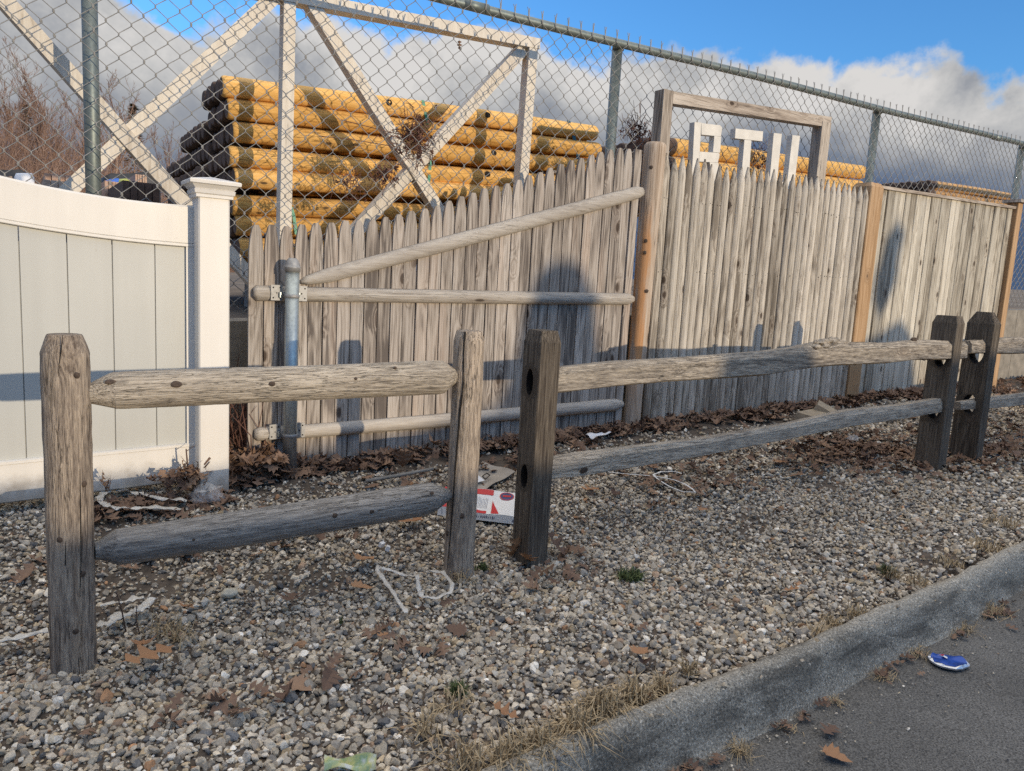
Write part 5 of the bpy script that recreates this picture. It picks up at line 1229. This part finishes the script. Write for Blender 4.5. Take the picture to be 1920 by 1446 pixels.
def one_leaf(px, py, Lpx, yaw, pitch, curl, r, label, kind='oak', road=False, mat='brownleaf', lift=.012):
    p = GR(px, py, ROADH+.012) if road else G(px, py, lift+.022); L = Lpx*depth(p)/FPX; mb = MB(); mb.r = r
    add_leaf(mb, p, L, yaw, pitch, .02, curl, kind, random.Random(int(px))); solo('fallen_leaf', mb, M[mat], label, 'leaf', p, 'single fallen leaves')
one_leaf(282, 1226, 96, .35, .05, .25, .65, 'large tan leaf lying flat right of the thick round post', 'oak', lift=.036)
one_leaf(268, 1208, 60, 1.4, .3, .9, .5, 'curled tan leaf tucked behind the large one by the post', 'oak')
one_leaf(1571, 1418, 54, -1.2, .1, .4, .6, 'tan maple leaf lying on the asphalt near the bottom edge', 'maple', True)
one_leaf(1557, 1368, 52, .2, .1, .3, .1, 'greyish brown leaf lying against the kerb foot', 'oak', True, 'leaf')
one_leaf(948, 1335, 54, -.9, .3, .6, .45, 'brown leaf beside the straw clump above the kerb', 'oak')
one_leaf(1202, 1220, 46, .2, .1, .4, .6, 'small orange maple leaf alone on open gravel', 'maple')
one_leaf(686, 1048, 50, .5, .2, .5, .8, 'orange leaf on gravel below the lower left rail', 'maple')
one_leaf(680, 1100, 44, -.3, .2, .4, .9, 'pale orange leaf left of the torn plastic loop', 'maple')
one_leaf(545, 1122, 70, 1.1, .2, .7, .1, 'dark brown leaf with folded lobes on open gravel', 'oak', False, 'leaf')
one_leaf(352, 1137, 36, .9, .3, .6, .7, 'light tan leaf above the round pale pebble', 'maple')
one_leaf(756, 864, 50, 1.2, .9, .6, .5, 'brown leaf standing up against the pickets', 'maple', False, 'leaf', .04)
one_leaf(966, 1028, 56, 1.4, 1.0, .7, .75, 'upright orange oak leaf leaning on the square-split post', 'oak', False, 'brownleaf', .03)
one_leaf(990, 1048, 50, .6, .6, .6, .7, 'orange oak leaf at the foot of the square-split post', 'oak', False, 'brownleaf', .02)
one_leaf(1042, 1022, 56, -.9, .8, .8, .05, 'dark leaf leaning on the right side of the square-split post', 'oak', False, 'leaf', .03)
one_leaf(1108, 917, 44, .1, .1, .4, .5, 'tan oak leaf on gravel below the lower middle rail', 'oak')
one_leaf(1318, 955, 34, .3, .1, .4, .6, 'small orange leaf on gravel right of the white strap loop', 'oak')
one_leaf(1462, 866, 40, .2, .1, .4, .6, 'orange leaf below the sagging lower rail', 'oak')
one_leaf(770, 976, 60, .3, .1, .5, .35, 'brown leaf just below the lower left rail near the carton', 'oak')
one_leaf(718, 1190, 26, .3, .1, .5, .6, 'tiny tan leaf on open gravel near the middle', 'oak')
one_leaf(1484, 1105, 30, 2.3, .3, .5, .6, 'little tan leaf on open gravel toward the right', 'oak')

# ================================================================== PLANTS AND DRY GRASS
def blades(mb, c, n, L, spread, rs, w_=.0022, droop=.5, up=1.0):
    for _ in range(n):
        a = rs.uniform(0, 6.283); s_ = abs(rs.gauss(0, spread)); p = np.array([c[0]+rs.gauss(0, spread*.35), c[1]+rs.gauss(0, spread*.35), c[2]]); l = L*rs.uniform(.5, 1.15); mb.r = rs.random()
        d = np.array([math.cos(a)*s_/max(spread, 1e-3)*.5, math.sin(a)*s_/max(spread, 1e-3)*.5, up]); d /= np.linalg.norm(d)
        q = p+d*l*.55; e = q+np.array([d[0]*1.3, d[1]*1.3, d[2]-droop*rs.uniform(.6, 1.6)])*l*.5
        s = np.cross(d, (0, 0, 1)); s = s/np.linalg.norm(s)*w_ if np.linalg.norm(s) > 1e-4 else np.array([w_, 0, 0])
        mb.add([p-s, p+s, q+s*.8, q-s*.8, e], [(0, 1, 2, 3), (3, 2, 4)])
rs = random.Random(21)
mb = MB()
for (px, py, n, L, sp, dr) in ((1130, 1345, 300, .115, .055, .9), (1080, 1385, 240, .12, .06, .9), (1190, 1315, 120, .10, .05, .9), (1010, 1420, 160, .12, .06, .9), (950, 1440, 130, .12, .06, .8), (1240, 1296, 80, .08, .04, .9), (1290, 1262, 40, .08, .03, .8), (870, 1440, 60, .12, .06, .8), (800, 1380, 40, .10, .06, .8), (300, 1190, 26, .10, .05, .9), (330, 1205, 30, .12, .05, 1.0), (860, 1090, 40, .10, .06, .9), (1605, 1155, 60, .07, .06, .9), (1560, 1170, 40, .06, .05, .9), (1720, 1095, 40, .07, .06, .9), (1850, 1030, 70, .09, .1, .9), (1880, 985, 60, .09, .1, .9), (1780, 1060, 50, .07, .07, .9), (1540, 1190, 40, .07, .05, .9), (860, 1330, 40, .09, .05, .9)):
    p = G(px, py, .0); blades(mb, p, n, L, sp, rs, droop=dr, up=.55)
solo('dry_grass', mb, M['straw'], 'matted straw coloured dead grass along the inner edge of the kerb', None, kind='stuff')
mb = MB(); mb2 = MB()
for (px, py, n, L, sp) in ((1390, 1412, 60, .07, .04), (1570, 1318, 30, .04, .03), (1660, 1272, 40, .05, .05), (1720, 1225, 60, .06, .06), (1800, 1180, 80, .07, .07), (1860, 1150, 90, .08, .08), (1480, 1368, 20, .04, .03)):
    p = GR(px, py, ROADH+.0); blades(mb, p, n, L, sp, rs, w_=.0012, droop=1.0, up=.22)
solo('gutter_debris', mb, M['straw'], 'dead grass and twigs caught in the gutter below the kerb', None, kind='stuff')
mb = MB()
for k in range(260):
    f = rs.random(); x = .95+f*f*5; p = np.array([x, yf(x)-abs(rs.gauss(.01, .035)), S*x+ROADH+.012]); mb.r = max(0, min(1, rs.gauss(.3, .2)))
    if mnoise.noise(Vector((x*4, 0, 8))) < -.05: continue
    add_leaf(mb, p, rs.uniform(.02, .05), rs.uniform(0, 6.28), rs.gauss(0, .3), rs.gauss(0, .3), rs.uniform(-.5, 1.2), 'oak', rs)
solo('gutter_leaves', mb, M['leaf'], 'crumbled leaves collected along the foot of the kerb', None, kind='stuff')
def tuft(px, py, n, L, sp, mat, label, up=1.0, droop=.4, w_=.0018):
    mb = MB(); blades(mb, G(px, py), n, L, sp, rs, droop=droop, up=up, w_=w_); solo('grass_tuft', mb, mat, label, 'grass tuft', G(px, py), 'small tufts in the gravel')
tuft(858, 1302, 260, .042, .024, M['greengrass'], 'dense mossy green tuft above the straw clump', .8, .5)
tuft(1183, 1085, 220, .05, .05, M['greengrass'], 'spreading dark green weed in open gravel', .45, .7, .003)
tuft(1663, 1078, 170, .055, .026, M['greengrass'], 'upright green tuft close to the kerb at right', .9, .4)
tuft(1669, 1082, 90, .06, .035, M['straw'], 'straw blades mixed into the tuft close to the kerb', .7, .6)
tuft(905, 1068, 60, .04, .03, M['greengrass'], 'thin green weed between the two middle posts', .6, .7, .0025)
tuft(640, 1170+0, 10, .03, .008, M['greengrass'], 'single yellowish sprig in open gravel', 1.0, .2)
def shrubby(px, py, stems, label, name='dead_weed', mat='vine', leafy=0, Y=None, cat='weed'):
    base = G(px, py) if Y is None else T(px, py, Y); mb = MB(); mb.smooth = True
    for (ax, ay, bx, by, r, lean) in stems:
        a, b_ = T(ax, ay, base[1]), T(bx, by, base[1]+lean); m_ = (a+b_)/2+np.array([rs.gauss(0, .008), rs.gauss(0, .008), 0]); mb.r = rs.random(); mb.tube([a, m_, b_], [r, r*.9, r*.6], 6)
        for _ in range(3):
            f = rs.uniform(.3, .95); q = a*(1-f)+b_*f; mb.tube([q, q+np.array([rs.gauss(0, .02), rs.gauss(0, .02), rs.uniform(.01, .035)])], [r*.4, r*.15], 4)
    if not leafy: solo(name, mb, M[mat], label, cat, base); return
    t = thing(name, label, cat, base); part('stems', mb, M[mat], t); mb = MB()
    for _ in range(leafy):
        mb.r = rs.random(); add_leaf(mb, base+np.array([rs.gauss(0, .05), rs.gauss(0, .03), abs(rs.gauss(.02, .03))]), rs.uniform(.04, .08), rs.uniform(0, 6.3), rs.gauss(0, .8), rs.gauss(0, .8), rs.uniform(.5, 1.8), 'oak', rs)
    part('dead_leaves', mb, M['leaf'], t)
shrubby(346, 905, [(352, 915, 349, 842, .0045, .0), (365, 910, 394, 858, .009, .0), (350, 905, 338, 872, .003, .02), (340, 908, 322, 890, .003, .0), (360, 905, 372, 868, .003, .02), (372, 902, 388, 880, .0025, .01)], 'stump of dead stems and leaves against the white panel', 'stump', 'twig', 34, cat='stump', Y=3.27)
shrubby(200, 920, [(198, 922, 205, 897, .003, 0), (200, 922, 193, 903, .002, .01), (202, 922, 208, 905, .002, 0)], 'tiny dead sprout beside the thick post and white panel', 'sprout', 'twig', 2, cat='sprout', Y=3.27)
shrubby(245, 1195, [(236, 1185, 218, 1110, .0022, .0), (262, 1190, 256, 1135, .0018, .0), (247, 1255, 254, 1210, .0018, -.03)], 'thin dead stalks sprouting right of the thick post', 'stalk', 'twig', 0, cat='stalks')
def thicket():
    mb = MB(); rs = random.Random(9)
    for _ in range(60):
        x = rs.uniform(.86, .935); y = rs.uniform(3.5, 3.75); z = hz(x, .15); h = rs.uniform(.15, .55); p0 = np.array([x, y, z]); p1 = p0+np.array([rs.gauss(0, .05), rs.gauss(0, .05), h*.6]); p2 = p1+np.array([rs.gauss(0, .07), rs.gauss(0, .05), h*.4]); mb.r = rs.random(); mb.tube([p0, p1, p2], [.0035, .0025, .001], 4)
    solo('thicket', mb, M['vine'], 'reddish dead stems in the gap between white post and pickets', 'weeds', (.9, 3.6, hz(.9, .15)))
thicket()
def vine_mass(px, py, rpx, n, Y, label, leaves=40, trail=()):
    c = T(px, py, Y); R = rpx*depth(c)/FPX; mb = MB(); rs = random.Random(px)
    for _ in range(n):
        p = c+np.array([rs.gauss(0, R*.5), rs.gauss(0, .04), rs.gauss(0, R*.45)]); d = np.array([rs.gauss(0, 1), rs.gauss(0, .4), rs.gauss(0, 1)]); d /= np.linalg.norm(d); l = R*rs.uniform(.3, 1.0); mb.r = rs.random()
        mb.tube([p, p+d*l*.5+np.array([0, 0, rs.gauss(0, .02)]), p+d*l+np.array([rs.gauss(0, .03), 0, rs.gauss(0, .03)])], [.0025, .002, .001], 3)
    for _ in range(leaves):
        mb.r = rs.random()*.5; add_leaf(mb, c+np.array([rs.gauss(0, R*.5), rs.gauss(0, .04), rs.gauss(0, R*.45)]), rs.uniform(.02, .05), rs.uniform(0, 6.3), rs.gauss(0, 1), rs.gauss(0, 1), rs.uniform(.5, 2), 'oak', rs)
    for t in trail:
        mb.tube([T(a, b_, Y+.01*i) for i, (a, b_) in enumerate(t)], .0022, 4)
    solo('dead_vine', mb, M['vine'], label, 'vine', c, 'dead vines in the wire mesh')
vine_mass(778, 262, 40, 200, YC+.06, 'dense dark red dead vine clump at the crossing braces', 80, [[(640, 225), (700, 240), (760, 255)], [(600, 255), (660, 262), (740, 275)], [(850, 190), (830, 215), (800, 240)]])
vine_mass(722, 330, 28, 60, YC+.08, 'brown vine clump with curled leaves left of the brace crossing', 40)
vine_mass(1190, 245, 24, 110, YC+.06, 'red brown vine tuft beside the second wire fence post', 40, [[(1195, 285), (1200, 230), (1202, 185)]])
vine_mass(1222, 268, 20, 70, YC+.06, 'thin vine tuft just left of the sign frame', 25)
vine_mass(1425, 300, 30, 80, YC+.08, 'rusty vine behind the white letter with crossbar', 30)
vine_mass(655, 350, 26, 60, YC+.06, 'sparse vine across the lower logs of the tall stack', 6)
one = MB(); p = T(861, 85, YC-.01); one.r = .8; add_leaf(one, p, .05, .8, 1.2, .3, .6, 'oak', rs); solo('fallen_leaf', one, M['brownleaf'], 'lone tan leaf caught high in the wire mesh', 'leaf', p, 'single fallen leaves')

# ================================================================== LITTER
def ribbon(pts, wpx, mat, name, label, cat, seed=0, off=.026, ground=True, crumple=1.1, group=None, thick=.0012, ys=None):
    q = []
    for i, (a, b_) in enumerate(pts): q.append(G(a, b_, off+(ys[i] if ys else 0)))
    Q = []; 
    for i in range(len(q)-1):
        for k in range(8): f = k/8; Q.append(q[i]*(1-f)+q[i+1]*f)
    Q.append(q[-1]); m = len(Q); mb = MB(); mb.smooth = True; V = []; nn = 5
    for i, p in enumerate(Q):
        t = Q[min(i+1, m-1)]-Q[max(i-1, 0)]; t /= np.linalg.norm(t)+1e-9; s_ = np.cross(t, (0, 0, 1)); s_ /= np.linalg.norm(s_)+1e-9
        w_ = wpx*.5*depth(p)/FPX*(.8+.45*mnoise.noise(Vector((i*.3, seed, 0)))+.25*mnoise.noise(Vector((i*.6, seed, 4))))
        for k in range(nn):
            f = (k/(nn-1)-.5)*2; z = crumple*w_*(mnoise.noise(Vector((i*.22, f*1.6, seed)))+.5*mnoise.noise(Vector((i*.5, f*3.5, seed+5)))+.35)
            V.append(p+s_*w_*f+np.array([0, 0, max(0, z)]))
    F = [(i*nn+k, (i+1)*nn+k, (i+1)*nn+k+1, i*nn+k+1) for i in range(m-1) for k in range(nn-1)]
    # give the strip a thickness
    V2 = [v-np.array([0, 0, thick]) for v in V]; n0 = len(V); F2 = [tuple(n0+i for i in reversed(f)) for f in F]
    edge = [(i*nn, n0+i*nn, n0+(i+1)*nn, (i+1)*nn) for i in range(m-1)]+[((i+1)*nn+nn-1, n0+(i+1)*nn+nn-1, n0+i*nn+nn-1, i*nn+nn-1) for i in range(m-1)]
    mb.add(V+V2, F+F2+edge); solo(name, mb, mat, label, cat, group=group)
ribbon([(340, 957), (290, 956), (255, 955), (222, 955), (204, 952), (190, 944), (187, 935), (198, 924), (215, 918), (245, 924), (275, 931), (315, 938), (350, 940)], 15, M['film'], 'plastic_strip', 'crumpled white plastic loop on the leaves before the white panel', 'plastic strip', 1.0, group='torn plastic strips')
ribbon([(-40, 1212), (0, 1203), (40, 1195), (90, 1183)], 15, M['film'], 'plastic_strip', 'tan plastic strip left of the thick round post', 'plastic strip', 2.0, group='torn plastic strips')
ribbon([(186, 1178), (205, 1170), (225, 1157), (250, 1150), (272, 1140), (284, 1124)], 22, M['film'], 'plastic_strip', 'wide torn plastic strip behind the dead stalks', 'plastic strip', 3.0, group='torn plastic strips')
ribbon([(188, 1136), (215, 1132), (240, 1128), (270, 1122)], 13, M['film'], 'plastic_strip', 'short plastic strip right beside the thick round post', 'plastic strip', 4.0, group='torn plastic strips')
ribbon([(762, 1150), (745, 1125), (722, 1090), (707, 1072), (709, 1064), (730, 1070), (760, 1080), (782, 1082), (786, 1110), (792, 1120), (820, 1122), (845, 1112), (848, 1095), (830, 1075), (800, 1072)], 10, M['film'], 'plastic_strip', 'stiff pale plastic loop in front of the cracked post', 'plastic strip', 5.0, group='torn plastic strips', ys=[0, .015, .03, .035, .035, .03, .025, .04, .01, .005, .005, .008, .015, .02, .01])
ribbon([(1140, 885), (1180, 889), (1230, 893), (1265, 900), (1285, 908), (1300, 918), (1304, 923), (1280, 922), (1255, 912), (1235, 900), (1225, 890), (1240, 884), (1265, 884), (1282, 889)], 4.5, M['white_plastic'], 'strap_loop', 'narrow white plastic strap looped on gravel below the middle rail', 'strap', 6.0, crumple=.2)
def bag(px, py, rpx, label, seed, mat='bag'):
    c = G(px, py, .0); R = rpx*depth(c)/FPX; V, F = ICO[3]; mb = MB(); mb.smooth = True; q = []
    for p in V:
        k = 1+.55*mnoise.noise(Vector(p)*2.2+Vector((seed, 0, 0)))+.3*mnoise.noise(Vector(p)*5+Vector((seed, 3, 0))); q.append(c+np.array([p[0]*R*k, p[1]*R*k*.8, max(0, (p[2]*.55+.35))*R*k]))
    mb.add(q, F); solo('plastic_bag', mb, M[mat], label, 'plastic bag', c)
bag(388, 940, 30, 'clear crumpled plastic bag at the foot of the white fence post', 2.0)
bag(1745, 872, 12, 'scrap of clear plastic at the foot of the dark square-split post', 5.0); bag(1597, 826, 12, 'scrap of clear plastic under the sagging rail', 7.0)
# flattened carton: white board, red bands, round emblem, lines of small print
def carton():
    FL, FR, BR, BL = G(820, 966, .006), G(970, 984, .006), G(972, 944, .01), G(834, 936, .01)
    up = np.array([0, 0, .052]); b3 = (FL+FR)/2
    t = thing('carton', 'flattened white and red food carton lying on gravel between two middle posts', 'carton', b3)
    tl, tr, rr, rl = FL+up*.75, FR+up*.62, BR+up*1.0, BL+up*1.15
    n = 12; mb = MB(); V = []
    for i in range(n+1):
        f = i/n; w1 = .004*math.sin(f*9); fb = FL*(1-f)+FR*f; ft = tl*(1-f)+tr*f+np.array([0, 0, w1]); bt_ = rl*(1-f)+rr*f+np.array([0, 0, -w1]); bb = BL*(1-f)+BR*f; md = (ft+bt_)/2+np.array([0, 0, -.006+.008*math.sin(f*7+1)])
        V += [fb, ft, md, bt_, bb]
    mb.add(V, [(i*5+k, (i+1)*5+k, (i+1)*5+(k+1) % 5, i*5+(k+1) % 5) for i in range(n) for k in range(5)]+[(0, 1, 2, 3, 4), tuple(range(n*5+4, n*5-1, -1))])
    part('box', mb, [plain('carton_board', (.80, .79, .77), .6, var=.05)], t)
    red = plain('carton_red', (.55, .025, .03), .5, var=.1); ink = plain('carton_ink', (.16, .18, .25), .6); blue = plain('carton_blue', (.05, .06, .16), .5)
    def topP(f, g, lift=.0012):
        w1 = .004*math.sin(f*9); ft = tl*(1-f)+tr*f+np.array([0, 0, w1]); bt_ = rl*(1-f)+rr*f+np.array([0, 0, -w1]); md = (ft+bt_)/2+np.array([0, 0, -.006+.008*math.sin(f*7+1)])
        p = ft*(1-2*g)+md*2*g if g < .5 else md*(2-2*g)+bt_*(2*g-1); return p+np.array([0, 0, lift])
    def frontP(f, g): return (FL*(1-f)+FR*f)*(1-g)+(tl*(1-f)+tr*f)*g+np.array([0, -.0015, 0])
    def strip(mb, fn, f0, f1, ga, gb, m=12):
        V = []
        for i in range(m+1):
            f = f0+(f1-f0)*i/m; a = ga(f) if callable(ga) else ga; b_ = gb(f) if callable(gb) else gb; V += [fn(f, a), fn(f, b_)]
        mb.add(V, [(2*i, 2*i+2, 2*i+3, 2*i+1) for i in range(m)])
    mb = MB(); strip(mb, topP, .0, .66, .80, .985); strip(mb, topP, .0, .60, .0, lambda f: .16+.03*math.sin(f*20)); strip(mb, topP, .66, .76, lambda f: .02, lambda f: .62-6*(f-.66))
    strip(mb, topP, .0, .13, .2, .8); part('red_print', mb, [red], t)
    mb = MB()
    V = [topP(.84, .82, .0016)]+[topP(.84+.085*math.cos(a), .80+.15*math.sin(a), .0016) for a in np.linspace(0, 6.283, 20)]
    mb.add(V, [(0, i, i+1) for i in range(1, 20)]); part('emblem', mb, [blue], t)
    mb = MB(); V = [topP(.84+.085*math.cos(a)*k, .80+.15*math.sin(a)*k, .002) for k in (1.0, 1.14) for a in np.linspace(0, 6.283, 20)]
    mb.add(V, [(i, i+1, 21+i, 20+i) for i in range(19)]); strip(mb, lambda f, g: topP(f, g, .0026), .785, .895, .77, .84, 6); part('emblem_ring', mb, [red], t)
    mb = MB(); rs = random.Random(4)
    for c in range(15):
        f = .33+c*.0185; g = .26
        while g < .72:
            l = rs.uniform(.02, .07)
            if g+l < .72: strip(mb, topP, f, f+.006, g, g+l, 1)
            g += l+.018
    for c in range(16): strip(mb, frontP, .34+c*.024, .34+c*.024+rs.uniform(.006, .016), .35, rs.uniform(.5, .7), 1)
    strip(mb, frontP, .93, .955, .25, .6, 1); strip(mb, frontP, .05, .055, .2, .8, 1)
    part('small_print', mb, [ink], t)
carton()
def sheet(pts, label, mat, name, cat, lift=.02, wave=.006):
    q = [G(a, b_, lift) for a, b_ in pts]; n = 8; mb = MB(); mb.smooth = True; V = []
    for i in range(n+1):
        for j in range(n+1):
            f, g = i/n, j/n; p = (q[0]*(1-f)+q[1]*f)*(1-g)+(q[3]*(1-f)+q[2]*f)*g; V.append(p+np.array([0, 0, wave*math.sin(f*6+g*3)+wave*math.sin(g*7)]))
    F = [(i*(n+1)+j, (i+1)*(n+1)+j, (i+1)*(n+1)+j+1, i*(n+1)+j+1) for i in range(n) for j in range(n)]; n0 = len(V)
    mb.add(V+[v-np.array([0, 0, .0015]) for v in V], F+[tuple(n0+k for k in reversed(f)) for f in F]); 
    return mb, q, cat, name, label, mat
mb, q, *_r = sheet([(868, 912), (908, 920), (966, 886), (905, 866)], '', None, '', '')
card = thing('cardboard_sheet', 'grey brown cardboard sheet with small diamond print between the middle posts', 'cardboard', q[0])
part('sheet', mb, [plain('damp_cardboard', (.36, .32, .27), .9, var=.25, scale=14)], card)
mb = MB(); c = G(911, 893, .034); d = lambda a, b_: G(911+a, 893+b_, .036)
mb.add([d(-8, 0), d(-1, 7), d(9, -2), d(2, -7), d(-5, 0), d(-1, 4.5), d(6, -1.5), d(1.5, -4.5)], [(0, 1, 5, 4), (1, 2, 6, 5), (2, 3, 7, 6), (3, 0, 4, 7)]); part('diamond_print', mb, [M['crack']], card)
mb = MB(); mb.add([G(893, 888, .037), G(909, 901, .037), G(890, 906, .037), G(886, 896, .037)], [(0, 1, 2, 3)]); part('white_label', mb, [M['whitewrap']], card)
mb, q, *_r = sheet([(1098, 815), (1112, 823), (1146, 812), (1128, 812)], '', None, '', '', lift=.05); solo('paper_scrap', mb, M['whitewrap'], 'crumpled white paper scrap on the leaves by the round post', 'paper', q[0])
def can():
    c = GR(1779, 1243, ROADH+.006); t = thing('crushed_can', 'flattened blue drink can with red and white swoosh lying on the asphalt', 'can', c)
    L, W = 34*depth(c)/FPX, 24*depth(c)/FPX; R = rotz(-.55)
    blue = plain('can_blue', (.018, .07, .34), .35, metal=.4, var=.2, scale=60); sil = plain('can_silver', (.62, .64, .68), .35, metal=.6, var=.2); redm = plain('can_red', (.42, .03, .05), .35, metal=.3)
    def P_(x, y, z): return c+R @ np.array([x*L, y*W, z])
    def outline(k): return [(k*math.copysign(abs(math.cos(a))**.7, math.cos(a)), k*math.copysign(abs(math.sin(a))**.8, math.sin(a))*(1+.13*math.sin(3*a+.6)+.06*math.sin(7*a))) for a in np.linspace(0, 6.283, 28)[:-1]]
    def top(x, y): return 0.010+.009*mnoise.noise(Vector((x*2.3, y*3.1, .7)))
    n = 27; mb = MB(); V = [P_(x, y, 0) for x, y in outline(1)]+[P_(x, y, .006) for x, y in outline(1.03)]+[P_(x, y, top(x, y)) for x, y in outline(.9)]
    mb.add(V, [(k, (k+1) % n, n+(k+1) % n, n+k) for k in range(n)]+[(n+k, n+(k+1) % n, 2*n+(k+1) % n, 2*n+k) for k in range(n)]); part('rim', mb, [sil], t)
    mb = MB(); mb.smooth = True; V = []; rings = (.9, .7, .45, .2)
    for k in rings: V += [P_(x, y, top(x, y)+.001) for x, y in outline(k)]
    mb.add(V, [(i*n+k, i*n+(k+1) % n, (i+1)*n+(k+1) % n, (i+1)*n+k) for i in range(3) for k in range(n)]+[tuple(range(3*n, 4*n))]); part('can_body', mb, [blue], t)
    mb = MB(); V = []
    for i in range(9):
        a = i/8; x = -.15+.35*a; y = .60-.34*math.sin(a*3.0); V += [P_(x-.28, y+.02, top(x-.28, y)+.003), P_(x-.20, y-.20-.10*math.sin(a*3), top(x-.24, y)+.003)]
    mb.add(V, [(2*i, 2*i+1, 2*i+3, 2*i+2) for i in range(8)]); part('white_swoosh', mb, [M['whitewrap']], t)
    mb = MB(); V = []
    for i in range(7):
        a = i/6; x = -.42+.42*a; V += [P_(x, .66+.1*math.sin(a*3), top(x, .66)+.003), P_(x, .64-.16*math.sin(a*3.1), top(x, .6)+.003)]
    mb.add(V, [(2*i, 2*i+1, 2*i+3, 2*i+2) for i in range(6)]); part('red_swoosh', mb, [redm], t)
can()
def wrapper():
    m, N, b = newmat('green_yellow_wrapper'); v = N('ShaderNodeTexCoord').outputs['Object']
    setp(N, b, color=N.ramp(N.noise(v, 26.0, 3.0), [(.35, (.52, .55, .50)), (.47, (.26, .36, .19)), (.56, (.50, .49, .20)), (.68, (.56, .58, .53))]), rough=.4)
    mb, q, *_r = sheet([(608, 1446), (704, 1440), (706, 1422), (608, 1420)], '', None, '', '', lift=.018, wave=.009); solo('wrapper', mb, m, 'crumpled green and yellow wrapper at the bottom edge', 'wrapper', q[0])
wrapper()
mb = MB(); mb.smooth = True; c = G(430, 1112, .012); mb.blob(c, (.028, .023, .016), 3, seed=2, amp=.25); solo('pebble', mb, plain('pale_pebble', (.52, .48, .38), .7, var=.15, scale=60), 'large smooth pale pebble on the gravel', 'pebble', c)
for i, (px, py, a, lab) in enumerate(((716, 1021, .4, 'square white chip left of its pair on gravel'), (727, 1028, 1.2, 'upright white chip right of its pair on gravel'))):
    mb = MB(); c = G(px, py, .016); mb.cbox(c, (.022, .014, .018), rotz(a) @ rotx(.4)); solo('white_chip', mb, M['whitewrap'], lab, 'chip', c, 'white chips')
mb = MB(); mb.smooth = True; mb.tube([G(686, 902, .02), G(740, 893, .022), G(812, 879, .02)], [.009, .009, .008], 8); solo('stick', mb, plain('grey_stick', (.24, .225, .20), .8, var=.3), 'straight grey stick on the leaves at the foot of the pickets', 'stick')
for i, (px, py, a, tl, lab) in enumerate(((1547, 772, .55, .45, 'tilted tan concrete block on the leaves by the stockade'), (1526, 784, .2, .12, 'flat tan concrete block below the tilted one'))):
    mb = MB(); c = G(px, py, .05); mb.cbox(c, (.26, .15, .07), rotz(a) @ rotx(tl)); o = solo('paver', mb, plain('tan_paver%d' % i, (.36, .30, .22), .95, var=.25, scale=20, bump=.4), lab, 'block', c, 'concrete blocks by the stockade')
#__END__
